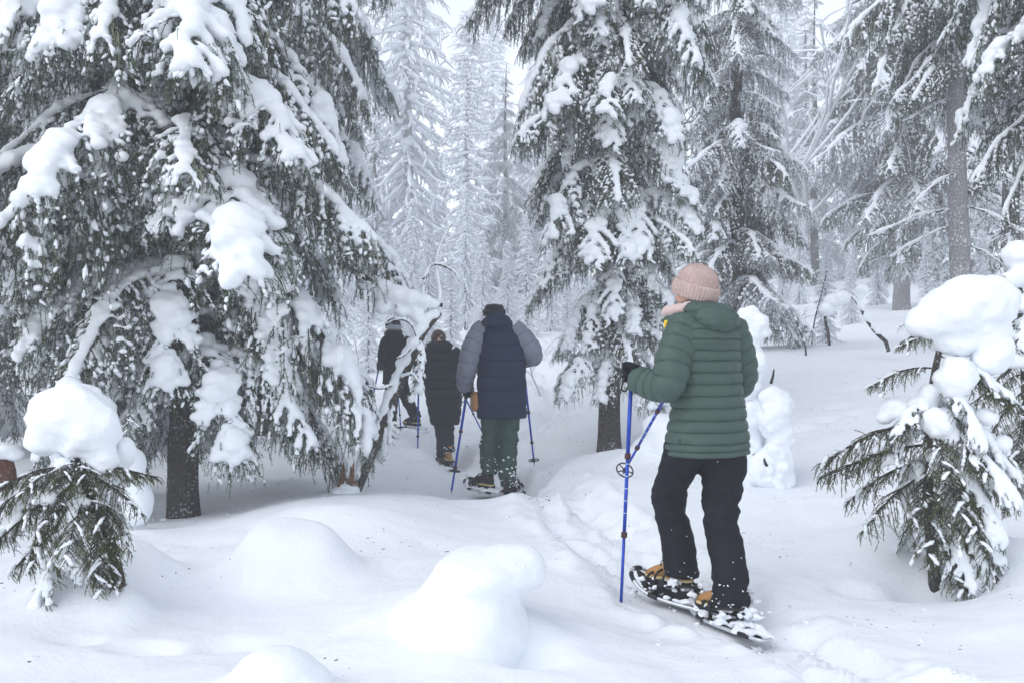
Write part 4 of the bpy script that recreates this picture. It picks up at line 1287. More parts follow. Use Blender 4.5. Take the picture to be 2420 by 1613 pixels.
# crumbs of snow thrown up along the trail and dropped from the boughs
def crumbs():
    rng = np.random.default_rng(61)
    pts = []
    tp = catmull(np.hstack([TRACK, np.zeros((len(TRACK), 1))]), 200)[:, :2]
    for q in range(170):
        c = tp[rng.integers(0, 170)] + rng.normal(size=2) * .26
        pts.append(c)
    for q in range(70):
        pts.append(np.array([XP(435, 8), 7.8]) + rng.normal(size=2) * np.array([1.5, .8]))
    for q in range(50):
        pts.append(np.array([XP(1445, 10), 9.9]) + rng.normal(size=2) * np.array([1.1, .7]))
    for q in range(30):
        pts.append(np.array([XP(2200, 5.4), 5.4]) + rng.normal(size=2) * np.array([.5, .35]))
    pts = np.array(pts)
    pts = pts[(pts[:, 1] > 2.5)]
    z = H(pts[:, 0], pts[:, 1])
    r = rng.uniform(.004, .011, len(pts)) * rng.choice([1, 1, 1.8], len(pts))
    V, F = lumps(np.column_stack([pts, z + r * .3]), r, rng, .7, 2)
    o = MB().add(V, F).build('snow_crumbs', M['snow'])
    tag(o, 'loose crumbs of snow scattered along the trodden trail and under the boughs', kind='stuff')
crumbs()

# ------------------------------------------------------------------ the walkers
M['green_jacket'] = m_cloth('green_quilted_nylon', (0.056, 0.090, 0.076), 0.5, 400, 0.10, 0.22)
M['black_pants'] = m_cloth('black_softshell', (0.010, 0.011, 0.016), 0.65, 300, 0.2, 0.10, dust=0.0)
M['navy'] = m_cloth('navy_quilted_nylon', (0.009, 0.019, 0.048), 0.6, 300, 0.10, 0.10)
M['greysleeve'] = m_cloth('grey_quilted_nylon', (0.17, 0.185, 0.23), 0.6, 300, 0.10, 0.10)
M['greenpants'] = m_cloth('green_trekking_trousers', (0.040, 0.070, 0.060), 0.8, 300, 0.15, 0.08)
M['blackcoat'] = m_cloth('black_down_coat', (0.013, 0.018, 0.026), 0.6, 300, 0.1, 0.08)
M['darkcoat'] = m_cloth('black_shell_jacket', (0.010, 0.011, 0.014), 0.7, 300, 0.1, 0.06)
M['greypants'] = m_cloth('charcoal_trousers', (0.022, 0.026, 0.036), 0.8, 300, 0.12, 0.06)
M['pink'] = m_cloth('pink_mohair_knit', (0.55, 0.415, 0.385), 0.95, 180, 0.4, 0.1, 0.6)
M['blackknit'] = m_cloth('black_knit', (0.008, 0.009, 0.014), 0.95, 180, 0.4, 0.1, 0.2)
M['navyknit'] = m_cloth('navy_knit', (0.02, 0.025, 0.045), 0.95, 180, 0.4, 0.1, 0.2)
M['brownknit'] = m_cloth('brown_fur_knit', (0.07, 0.04, 0.03), 0.95, 120, 0.5, 0.1, 0.3)
M['palepattern'] = m_cloth('pale_pattern_knit', (0.36, 0.38, 0.44), 0.95, 120, 0.5, 0.1)
M['glove'] = m_cloth('black_fleece_glove', (0.010, 0.011, 0.014), 0.9, 200, 0.35, 0.05)
M['skin'] = mat('skin', (0.62, 0.36, 0.26), 0.5)
M['tan'] = m_cloth('tan_nubuck', (0.42, 0.22, 0.085), 0.85, 200, 0.2, 0.2)
M['cream'] = mat('cream_midsole', (0.70, 0.55, 0.28), 0.7)
M['rubber'] = m_cloth('black_rubber', (0.013, 0.013, 0.015), 0.6, 120, 0.3)
M['lace'] = mat('dark_lace', (0.02, 0.017, 0.015), 0.9)
M['yellow'] = mat('yellow_plastic', (0.85, 0.55, 0.02), 0.4)
M['blue_pole'] = mat('blue_anodised_shaft', (0.010, 0.055, 0.42), 0.28, 0.35, spec=0.5)
M['polewhite'] = mat('white_scale_mark', (0.75, 0.78, 0.82), 0.5)
M['blackplastic'] = mat('black_plastic', (0.014, 0.014, 0.016), 0.45)
M['redbrown'] = mat('red_brown_collar', (0.06, 0.02, 0.018), 0.5)
M['silver'] = mat('silver_tube', (0.60, 0.62, 0.65), 0.35, 0.8)
M['steel'] = mat('steel_spike', (0.35, 0.35, 0.36), 0.4, 0.9)
M['deck'] = m_cloth('black_deck_fabric', (0.016, 0.016, 0.02), 0.6, 200, 0.2, dust=0.0)
M['leather'] = m_cloth('tan_leather', (0.36, 0.17, 0.06), 0.6, 120, 0.2)

def put(mb, name, material, root, parent=None, smooth=True):
    """link a shape made in place under a thing whose Empty stands at root.location"""
    off = np.array(root.location[:])
    mb.V = [v - off for v in mb.V]
    return mb.build(name, material, parent or root, smooth)

def quilt(mb, path, ra, rb, cuts, amp, yaw=None, k=56, e=2.3, seed=0, per=9, wr=0.35, mi=0, cap=True, wave=0.006):
    """padded garment tube: bulges between the stitched cuts (fractions of the length)"""
    path = catmull(path, 200)
    s = np.concatenate([[0], np.cumsum(np.linalg.norm(np.diff(path, axis=0), axis=1))]); L = s[-1]; s /= L
    ra = np.interp(s, np.linspace(0, 1, len(ra)), ra) if not callable(ra) else np.array([ra(q) for q in s])
    rb = np.interp(s, np.linspace(0, 1, len(rb)), rb) if not callable(rb) else np.array([rb(q) for q in s])
    ts, us, iv = [], [], []
    for c, (a, b) in enumerate(zip(cuts[:-1], cuts[1:])):
        m = per if (b - a) * L > 0.03 else 4
        for q in range(m):
            u = q / m
            u = 0.5 - 0.5 * math.cos(math.pi * u)          # rings crowd at the stitching
            ts.append(a + (b - a) * u); us.append(u); iv.append(c)
    ts.append(cuts[-1]); us.append(0.0); iv.append(len(cuts) - 2)
    ts = np.array(ts); us = np.array(us); iv = np.array(iv)
    C = np.stack([np.interp(ts, s, path[:, i]) for i in range(3)], -1)
    A = np.interp(ts, s, ra); Bq = np.interp(ts, s, rb)
    if yaw is None:
        _, Nn, Bn = frames(C)
    else:
        Nn = np.broadcast_to(np.array([math.cos(yaw), math.sin(yaw), 0]), C.shape)
        Bn = np.broadcast_to(np.array([-math.sin(yaw), math.cos(yaw), 0]), C.shape)
    th = np.arange(k) * 2 * math.pi / k
    cx = np.sign(np.cos(th)) * np.abs(np.cos(th)) ** (2 / e); sy = np.sign(np.sin(th)) * np.abs(np.sin(th)) ** (2 / e)
    puff = (4 * us * (1 - us)) ** 0.5
    T, TH = np.meshgrid(ts * L, th, indexing='ij')
    pn = np.stack([np.cos(TH) * 2.2 + iv[:, None] * 3.1, np.sin(TH) * 2.2, T * 0 + seed], -1).reshape(-1, 3)
    n1 = vnoise(pn * 1.3, seed).reshape(T.shape)
    pf = np.stack([np.cos(TH) * 9 + iv[:, None] * 5.1, np.sin(TH) * 9, T * 16], -1).reshape(-1, 3)
    n2 = fbm(pf, 2, seed + 3).reshape(T.shape)
    off = amp * puff[:, None] * (1 + 0.35 * n1) + amp * wr * n2 * (0.5 + 0.7 * (1 - puff[:, None]))
    rr_a = A[:, None] + off
    rr_b = Bq[:, None] + off
    ring = C[:, None, :] + rr_a[..., None] * cx[None, :, None] * Nn[:, None, :] + rr_b[..., None] * sy[None, :, None] * Bn[:, None, :]
    wv = vnoise(np.stack([np.cos(TH) * 1.5, np.sin(TH) * 1.5, T * 0 + seed + 7.7], -1).reshape(-1, 3), seed + 9).reshape(T.shape)
    if yaw is not None:
        ring[..., 2] += wave * wv
    mb.rings(ring, mi, cap)
    return mb

def cuts_by(L, step):
    n = max(2, int(round(L / step)))
    return [i / n for i in range(n + 1)]

def path_len(p):
    p = catmull(p, 100)
    return np.linalg.norm(np.diff(p, axis=0), axis=1).sum()

def capsule(mb, pts, radii, k=10):
    """tube with round ends"""
    pts = catmull(pts, max(6, 5 * len(pts)))
    r = np.interp(np.linspace(0, 1, len(pts)), np.linspace(0, 1, len(radii)), radii)
    mb.tube(pts, r, k)
    mb.blob(pts[0], r[0] * 1.0, sub=2)
    mb.blob(pts[-1], r[-1] * 1.0, sub=2)

def rotz(a):
    c, s = math.cos(a), math.sin(a)
    return np.array([[c, -s, 0], [s, c, 0], [0, 0, 1.0]])

def make_body(root, head, hyaw, neck, pelvis, arms, legs, hs=1.0):
    """one continuous body with a head that has a face"""
    mb = MB()
    head, neck, pelvis = map(np.array, (head, neck, pelvis))
    Rz = rotz(hyaw)
    def hp(x, y, z): return head + Rz @ (np.array([x, y, z]) * hs)
    mb.blob(hp(0, -0.012, 0.03), np.array([.072, .090, .095]) * hs, rot=Rz, sub=3)
    mb.blob(hp(0, 0.020, -0.03), np.array([.058, .068, .085]) * hs, rot=Rz, sub=3)
    mb.blob(hp(0, 0.070, -0.090), np.array([.026, .022, .020]) * hs, rot=Rz, sub=2)        # chin
    mb.blob(hp(0, 0.098, -0.022), np.array([.014, .018, .014]) * hs, rot=Rz, sub=2)        # nose
    mb.blob(hp(0, 0.090, 0.000), np.array([.010, .014, .026]) * hs, rot=Rz, sub=2)
    mb.blob(hp(0, 0.076, 0.022), np.array([.050, .016, .013]) * hs, rot=Rz, sub=2)         # brow
    for sx in (-1, 1):
        mb.blob(hp(sx * .036, 0.066, -0.022), np.array([.024, .022, .020]) * hs, rot=Rz, sub=2)   # cheeks
        mb.blob(hp(sx * .074, -0.008, -0.008), np.array([.010, .018, .030]) * hs, rot=Rz, sub=2)  # ears
    capsule(mb, [head + [0, 0, -0.05 * hs], neck], [.052 * hs, .058 * hs])
    chest = neck * 0.62 + pelvis * 0.38
    capsule(mb, [neck, chest, pelvis], [.075, .105, .10], 14)
    for pts in arms:
        capsule(mb, [neck * .85 + np.array(pts[0]) * .15] + [np.array(q) for q in pts], [.05, .046, .040, .034, .028, .026])
    for pts in legs:
        capsule(mb, [pelvis] + [np.array(q) for q in pts], [.085, .07, .055, .045, .035])
    V, F = remesh(mb, 0.011, 3)
    o = put(MB().add(V, F), 'body', M['skin'], root)
    f = MB()
    for sx in (-1, 1):
        e = put(MB().blob(hp(sx * .032, 0.079, 0.0), .0125 * hs, sub=2), 'eye', M['polewhite'], root, o)
    mo = MB().blob(hp(0, 0.083, -0.058), np.array([.022, .010, .007]) * hs, rot=Rz, sub=2)
    put(mo, 'mouth', M['redbrown'], root, o)
    return o

def make_glove(root, c, axis, palm, parent=None, s=1.0, left=True):
    """gloved hand closed round a grip: c = middle of the grip, axis = grip direction (up), palm = side the palm lies on"""
    ax = np.array(axis, float); ax /= np.linalg.norm(ax)
    p = np.array(palm, float); p -= ax * (p @ ax); p /= np.linalg.norm(p)
    q = np.cross(ax, p)
    if not left: q = -q
    B = np.stack([p, q, ax], -1)
    mb = MB()
    def W(x, y, z): return np.array(c) + B @ (np.array([x, y, z]) * s)
    mb.blob(W(.036, .006, 0), np.array([.020, .034, .046]) * s, rot=B, sub=3)
    mb.blob(W(.040, -.022, -.004), np.array([.022, .026, .040]) * s, rot=B, sub=3)
    for i, (z, ln, r) in enumerate(((.034, 1.0, .0115), (.012, 1.1, .012), (-.011, 1.05, .0115), (-.032, .82, .0102))):
        pts, rad = [], .030
        for a in np.linspace(35, 35 + 190 * ln, 7):
            pts.append(W(rad * math.cos(R(a)), rad * math.sin(R(a)), z + .004 * math.sin(a)))
        capsule(mb, pts, [r * s, r * .95 * s, r * .85 * s])
    pts = [W(.036, -.020, .030), W(.016, -.032, .043), W(-.012, -.028, .046), W(-.028, -.010, .044)]   # thumb, from the side of the palm
    capsule(mb, pts, [.0145 * s, .013 * s, .011 * s])
    mb2 = MB()
    V, F = remesh(mb, 0.0048, 2)
    o = put(mb2.add(V, F), 'glove', M['glove'], root, parent)
    return o

def make_boot(root, ankle, foot_z, heading, upper, s=1.0, laces=True):
    """lace-up winter boot; ankle = point where the trouser ends, heading = toe direction (rad from +Y, counter-clockwise)"""
    Rz = rotz(heading)
    a = np.array(ankle, float)
    base = np.array([a[0], a[1], foot_z]) + Rz @ np.array([0, .035 * s, 0])
    def W(v): return base + (np.asarray(v, float) * s) @ Rz.T
    # outline of the foot: heel at y=-.09, toe at y=.19
    ys = np.linspace(-.10, .19, 14)
    wd = np.interp(ys, [-.10, -.085, -.03, .05, .11, .165, .19], [.012, .032, .036, .041, .048, .036, .008])
    top = np.interp(ys, [-.10, -.04, .02, .08, .14, .19], [.10, .14, .13, .100, .075, .045])
    k = 14
    ring = []
    for y, w, t in zip(ys, wd, top):
        th = np.arange(k) * 2 * math.pi / k
        zz = .022 + (t - .022) * (0.5 - 0.5 * np.cos(th))
        xx = w * np.sin(th) * (1 - .25 * (zz / max(t, .03)) ** 2)
        ring.append(np.stack([xx, np.full(k, y), zz], -1))
    up = MB().rings(W(np.array(ring)))
    boot = put(up, 'boot', upper, root)
    sh = MB()
    zs = np.linspace(.10, .175, 5)
    th = np.arange(16) * 2 * math.pi / 16
    sh.rings(np.array([W(np.stack([.046 * np.cos(th), -.035 + .056 * np.sin(th), np.full(16, z)], -1)) for z in zs]))
    put(sh, 'shaft', upper, root, boot)
    def sole(z0, z1, grow, name, m):
        rg = []
        for z in (z0, z1):
            xs = np.concatenate([wd + grow, -(wd + grow)[::-1]]); yy = np.concatenate([ys, ys[::-1]])
            yy = yy + np.sign(yy - .045) * grow * .6
            rg.append(W(np.stack([xs, yy, np.full(len(xs), z)], -1)))
        put(MB().rings(np.array(rg)), name, m, root, boot, False)
    sole(-.012, .016, .006, 'outsole', M['rubber'])
    sole(.0165, .030, .004, 'midsole', M['cream'])
    if laces:
        lb = MB()
        for i in range(5):
            y = .035 + i * .018 - .02
            z = np.interp(y, [-.04, .02, .08, .14], [.175, .155, .110, .080])
            lb.tube(W(np.array([[-.03, y - .006, z - .018], [-.012, y, z + .004], [.012, y + .004, z + .004], [.03, y + .01, z - .018]])), .003 * s, 5)
        put(lb, 'lace', M['lace'], root, boot)
    return boot

def make_snowshoe(label, toe, tail, z_toe, z_tail, foot_u=0.52, width=0.205, roll=0.0, group='snowshoes worn by the walkers', snow=1.0, up=(0, 0, 1), seed=1):
    """tube-framed snowshoe from tail to toe (xy points)"""
    toe = np.array([toe[0], toe[1], z_toe]); tail = np.array([tail[0], tail[1], z_tail])
    c = (toe + tail) / 2
    f = toe - tail; L = np.linalg.norm(f); f /= L
    u = np.array(up, float); u -= f * (u @ f); u /= np.linalg.norm(u)
    r = np.cross(f, u)
    B = np.stack([r, f, u], -1)
    t = thing('snowshoe', label, 'snowshoe', tuple(c), 0, group)
    def W(v): return c + (np.asarray(v, float)) @ B.T
    # outline
    h = L / 2; w = width / 2
    half = np.array([[0, -h, .0], [.030, -h * .97, .0], [.055, -h * .72, .0], [w * .86, -h * .25, 0], [w, h * .2, .0], [w * .98, h * .55, .012], [w * .72, h * .85, .045], [w * .35, h * .98, .068], [0, h, .072]])
    full = np.vstack([half, half[-2:0:-1] * [-1, 1, 1]])
    ring = catmull(np.vstack([full, full[:1]]), 90)
    mb = MB().tube(W(ring), .0095, 8, 0, False)
    put(mb, 'frame', M['silver'], t)
    # black clips wrapped round the tube
    for a, b in ((8, 13), (20, 24), (30, 35), (38, 47), (52, 58), (64, 68), (76, 80)):
        put(MB().tube(W(ring[a:b]), .0125, 8), 'clip', M['blackplastic'], t)
    # deck
    deck = MB()
    ysd = np.linspace(-h * .93, h * .55, 22)
    left = np.interp(ysd, [p[1] for p in half], [p[0] for p in half]) - .008
    V = []
    for y, x in zip(ysd, left):
        for q in np.linspace(-1, 1, 9):
            V.append([x * q, y, .004 - .010 * (1 - q * q) + .004 * vnoise(np.array([[x * q * 40, y * 40, 0]]), seed)[0] + max(0, y - h * .45) * .1])
    V = np.array(V)
    Fq = np.array([[i * 9 + j, i * 9 + j + 1, (i + 1) * 9 + j + 1, (i + 1) * 9 + j] for i in range(21) for j in range(8)])
    Vb = V - [0, 0, .003]
    deck.add(W(V), Fq); deck.add(W(Vb), Fq[:, ::-1])
    put(deck, 'deck', M['deck'], t)
    # toe webbing
    for x0, x1 in ((-.045, .0), (.045, 0), (-.02, .0), (.02, 0)):
        put(MB().tube(W(np.array([[x0 * 1.2, h * .52, .006], [x0 * .9, h * .75, .034], [x1, h * .95, .066]])), .006, 5), 'toe_strap', M['blackplastic'], t)
    # binding: pivot bar, foot plate, straps, heel strap, spikes
    fy = (foot_u - .5) * L
    put(MB().tube(W(np.array([[-w, fy + .09, .006], [w, fy + .09, .006]])), .008, 6), 'pivot_bar', M['steel'], t)
    put(MB().box(W([0, fy + .02, .010]), (.085, .24, .010), rot=B), 'foot_plate', M['blackplastic'], t, None, False)
    for y, hgt in ((fy + .135, .085), (fy + .085, .11), (fy + .03, .14)):
        arc = np.array([[-.062, y, .012], [-.060, y - .004, hgt * .6], [-.03, y - .01, hgt], [.03, y - .01, hgt], [.060, y - .004, hgt * .6], [.062, y, .012]])
        put(MB().tube(W(catmull(arc, 14)), .0065, 6), 'strap', M['blackplastic'], t)
        put(MB().box(W([-.066, y - .004, hgt * .5]), (.014, .026, .034), rot=B), 'buckle', M['blackplastic'], t, None, False)
    arc = np.array([[-.055, fy + .05, .04], [-.06, fy - .06, .075], [0, fy - .135, .085], [.06, fy - .06, .075], [.055, fy + .05, .04]])
    put(MB().tube(W(catmull(arc, 16)), .0075, 6), 'heel_strap', M['blackplastic'], t)
    for x in (-.04, 0, .04):
        sp = MB().add(W([[x - .014, fy + .10, .0], [x + .014, fy + .10, 0], [x + .014, fy + .094, 0], [x - .014, fy + .094, 0], [x, fy + .10, -.038]]), [[0, 1, 4], [1, 2, 4], [2, 3, 4], [3, 0, 4]])
        put(sp, 'spike', M['steel'], t, None, False)
    if snow:
        rng = np.random.default_rng(seed)
        sb = MB()
        n = int(46 * snow)
        yy = rng.uniform(-h * .9, h * .5, n)
        xx = rng.uniform(-1, 1, n) * np.interp(yy, [p[1] for p in half], [p[0] for p in half])
        keep = (np.abs(xx) > .035) | (yy < fy - .11)
        pts = W(np.stack([xx, yy, rng.uniform(.004, .016, n)], -1)[keep])
        V, F = lumps(pts, rng.uniform(.010, .030, len(pts)), rng, .6, 2)
        ss = MB().add(V, F)
        V, F = remesh(ss, .006, 2, ((.004, 40, seed),))
        o = put(MB().add(V, F), 'snow_load', M['snow'], t)
        o['kind'] = 'stuff'
    return t

def make_pole(label, top, tip, r=0.0085, grip=True, basket=0.06, joints=(0.38, 0.72), marks=True, strap=True, group='blue trekking poles', scale=1.0, bury=0.0):
    top, tip = np.array(top, float), np.array(tip, float)
    d = tip - top; L = np.linalg.norm(d); d /= L
    t = thing('trekking_pole', label, 'trekking pole', tuple(tip), 0, group)
    u = lambda s: top + d * L * s
    js = [0.10] + list(joints) + [1 - 0.03]
    for i, (a, b) in enumerate(zip(js[:-1], js[1:])):
        put(MB().tube([u(a), u(b)], r * (1.12 - .14 * i), 10), 'shaft', M['blue_pole'], t)
    for j in joints:
        put(MB().tube([u(j - .012), u(j - .010), u(j + .010), u(j + .012)], [r * 1.2, r * 1.65, r * 1.65, r * 1.2], 10), 'joint_collar', M['redbrown'], t)
    put(MB().tube([u(0), u(.008), u(.03), u(.06), u(.10), u(.112)], np.array([.014, .020, .0165, .0145, .0155, .011]) * scale, 10), 'grip', M['rubber'], t)
    put(MB().tube([u(.97), u(1.0)], [r * .7, r * .25], 8), 'tip', M['steel'], t)
    if marks:
        for q in range(5):
            s = joints[0] + .03 + q * .05
            put(MB().tube([u(s), u(s + .0022)], r * 1.02, 10), 'scale_mark', M['polewhite'], t)
    if basket:
        bc = u(1 - basket)
        Nn = np.cross(d, [0, 1, 0]); Nn /= np.linalg.norm(Nn); Bn = np.cross(d, Nn)
        a = np.linspace(0, 2 * math.pi, 25)
        bm_ = MB().tube(bc + .052 * (np.cos(a)[:, None] * Nn + np.sin(a)[:, None] * Bn), .0045, 6, 0, False)
        for q in range(5):
            an = q * 1.2566
            e = math.cos(an) * Nn + math.sin(an) * Bn
            bm_.tube([bc, bc + e * .026, bc + e * .052], .004, 5)
        bm_.tube([bc - d * .012, bc + d * .012], r * 1.5, 8)
        put(bm_, 'basket', M['blackplastic'], t)
    if strap:
        c = catmull([u(.02), u(.02) + np.array([-.03, -.02, -.03]), u(.02) + np.array([-.055, -.03, -.10]), u(.02) + np.array([-.03, -.02, -.11]), u(.04)], 14)
        put(MB().tube(c, .005, 5), 'wrist_strap', M['blackplastic'], t)
    return t

def flecks(mbs_pts, rng, rmin, rmax):
    V, F = lumps(mbs_pts, rng.uniform(rmin, rmax, len(mbs_pts)), rng, .7, 1)
    return MB().add(V, F)

def make_trousers(root, legs, hips, material, seed, voxel=.012, fold=.013, cuff=True):
    """legs: lists of (point, half width, half depth) from hip to ankle"""
    mb = MB()
    for lg in legs:
        pts = np.array([q[0] for q in lg]); n = 40
        pth = catmull(pts, n)
        t = np.linspace(0, 1, n); tk = np.linspace(0, 1, len(lg))
        ra = np.interp(t, tk, [q[1] for q in lg]) + .011; rb = np.interp(t, tk, [q[2] for q in lg]) + .010
        th = np.arange(24) * 2 * math.pi / 24
        ring = pth[:, None, :] + np.stack([ra[:, None] * np.cos(th), rb[:, None] * np.sin(th), np.zeros((n, 24))], -1)
        mb.rings(ring)
    c, r = hips
    mb.blob(c, r, sub=3)
    V, F = remesh(mb, voxel, 2)
    # cloth folds: creases that run round the leg, stronger at knee and ankle
    c0 = V.mean(0)
    me = MB().add(V, F).mesh('tmp', [])
    nr = np.empty(len(V) * 3, np.float32); me.vertices.foreach_get('normal', nr); nr = nr.reshape(-1, 3)
    bpy.data.meshes.remove(me)
    z0, z1 = V[:, 2].min(), V[:, 2].max()
    u = (V[:, 2] - z0) / (z1 - z0)
    k = 0.35 + 0.9 * np.exp(-((u - .50) / .13) ** 2) + 0.9 * np.exp(-((u - .05) / .10) ** 2)
    q = V - c0
    tilt = q[:, 2] + 0.35 * q[:, 0] + 0.2 * q[:, 1]
    f1 = fbm(np.stack([q[:, 0] * 5, q[:, 1] * 5, tilt * 17], -1), 2, seed)
    f2 = fbm(np.stack([q[:, 0] * 11, q[:, 1] * 11, (q[:, 2] - .4 * q[:, 0]) * 34], -1), 2, seed + 4)
    V = V + nr * ((f1 * fold - np.abs(f2) * fold * .5) * k)[:, None]
    return put(MB().add(V, F), 'trousers', material, root)

def ribbed_hat(root, c, yaw, tilt, mat_, rx=.098, ry=.112, hh=.150, cuff_h=.075, ribs=44, fuzz=0, cuff_mat=None, flat=0.0, rib=.0028):
    """knitted cap with a turned-up cuff; c = middle of the head opening"""
    Rz = rotz(yaw)
    ct, st = math.cos(tilt), math.sin(tilt)
    Rx = np.array([[1, 0, 0], [0, ct, -st], [0, st, ct]])
    Rm = Rz @ Rx
    k = ribs * 4
    th = np.arange(k) * 2 * math.pi / k
    wav = rib * np.cos(th * ribs)
    ring = []
    for z, f in zip([0, .02, .045, .07, .09, .11, .125, .138, .146, .150], [.93, .98, 1.0, .985, .94, .85, .70, .48, .25, .06]):
        z = z / .150 * hh
        f2 = f if not flat else f * (1 - flat) + flat * (1.0 if z < hh * .97 else .3)
        ring.append(np.stack([(rx * f2 + wav * min(1, f2)) * np.cos(th), (ry * f2 + wav * min(1, f2)) * np.sin(th), np.full(k, z)], -1))
    hat = put(MB().rings(np.array(ring) @ Rm.T + c), 'hat', mat_, root)
    ring = []
    for z, g in ((-.006, .004), (-.012, .010), (-.006, .015), (cuff_h * .3, .017), (cuff_h * .7, .017), (cuff_h - .006, .015), (cuff_h, .008), (cuff_h - .004, .001)):
        f = np.interp(z, [0, .02, .045, .07, .09, .11], [.93, .98, 1.0, .985, .94, .86])
        ring.append(np.stack([(rx * f + g + wav * 1.3) * np.cos(th), (ry * f + g + wav * 1.3) * np.sin(th), np.full(k, z)], -1))
    put(MB().rings(np.array(ring) @ Rm.T + c, 0, False), 'cuff', cuff_mat or mat_, root, hat)
    if fuzz:
        rng = np.random.default_rng(3)
        a = rng.uniform(0, 6.283, fuzz); z = rng.uniform(-.01, hh * .99, fuzz)
        f = np.interp(z / hh * .150, [0, .02, .045, .07, .09, .11, .125, .138, .146, .150], [.93, .98, 1.0, .985, .94, .85, .70, .48, .25, .06])
        g = np.where(z < cuff_h, .017, .001)
        p = np.stack([(rx * f + g) * np.cos(a), (ry * f + g) * np.sin(a), z], -1)
        d = np.stack([np.cos(a), np.sin(a), (z / hh) ** 3 * 2], -1) + rng.normal(size=p.shape) * .5
        d /= np.linalg.norm(d, axis=1, keepdims=True)
        s = np.cross(d, rng.normal(size=d.shape)); s /= np.linalg.norm(s, axis=1, keepdims=True)
        Ln = rng.uniform(.006, .016, fuzz)[:, None]
        V = np.stack([p + s * .0006, p - s * .0006, p + d * Ln], 1).reshape(-1, 3) @ Rm.T + c
        o = put(MB().add(V, np.arange(len(V)).reshape(-1, 3)), 'fuzz', mat_, root, hat)
        o['kind'] = 'stuff'
    return hat

def grooved_blob(root, c, r, yaw, pitch, grooves, material, name, parent=None, depth=.012, wob=.05, seed=0, squash=None):
    """padded lump (a hood lying on the back) with stitched grooves; grooves: (nx, ny, nz, offset, width)"""
    V, F = ICO[4]
    v = V.copy()
    rad = np.ones(len(v))
    for nx, ny, nz, o, w in grooves:
        dd = v @ np.array([nx, ny, nz]) - o
        rad -= depth / max(r) * np.exp(-(dd / w) ** 2)
    rad += wob * fbm(v * 2.5 + seed, 2, seed) + wob * .35 * fbm(v * 8 + seed, 2, seed + 1)
    v = v * rad[:, None]
    if squash: v = squash(v)
    v = v * np.array(r)
    cp, sp = math.cos(pitch), math.sin(pitch)
    v = v @ np.array([[1, 0, 0], [0, cp, -sp], [0, sp, cp]]).T @ rotz(yaw).T + np.array(c)
    return put(MB().add(v, F), name, material, root, parent)

def ring_band(root, name, material, c, ra, rb, yaw, tube_r, parent=None, lift=None, k=64, seed=0, fold=.2, n=16, zr=1.0):
    """a soft collar or scarf lying round the neck; lift(angle) raises parts of it"""
    th = np.linspace(0, 2 * math.pi, k, endpoint=False)
    ct = np.stack([ra * np.cos(th), rb * np.sin(th), np.array([lift(t) if lift else 0 for t in th])], -1)
    ph = np.arange(n) * 2 * math.pi / n
    rad = np.stack([np.cos(th), np.sin(th), 0 * th], -1)
    nz = fbm(np.stack([np.repeat(np.cos(th), n) * 3, np.repeat(np.sin(th), n) * 3, np.tile(ph, k)], -1), 2, seed).reshape(k, n)
    rr = tube_r * (1 + fold * nz)
    V = ct[:, None] + rr[..., None] * (np.cos(ph)[None, :, None] * rad[:, None] + np.sin(ph)[None, :, None] * np.array([0, 0, zr]))
    V = V.reshape(-1, 3) @ rotz(yaw).T + np.array(c)
    i = np.arange(k)[:, None] * n; i2 = ((np.arange(k) + 1) % k)[:, None] * n
    j = np.arange(n)[None]; j2 = (j + 1) % n
    F = np.stack([i + j, i2 + j, i2 + j2, i + j2], -1).reshape(-1, 4)
    return put(MB().add(V, F), name, material, root, parent)

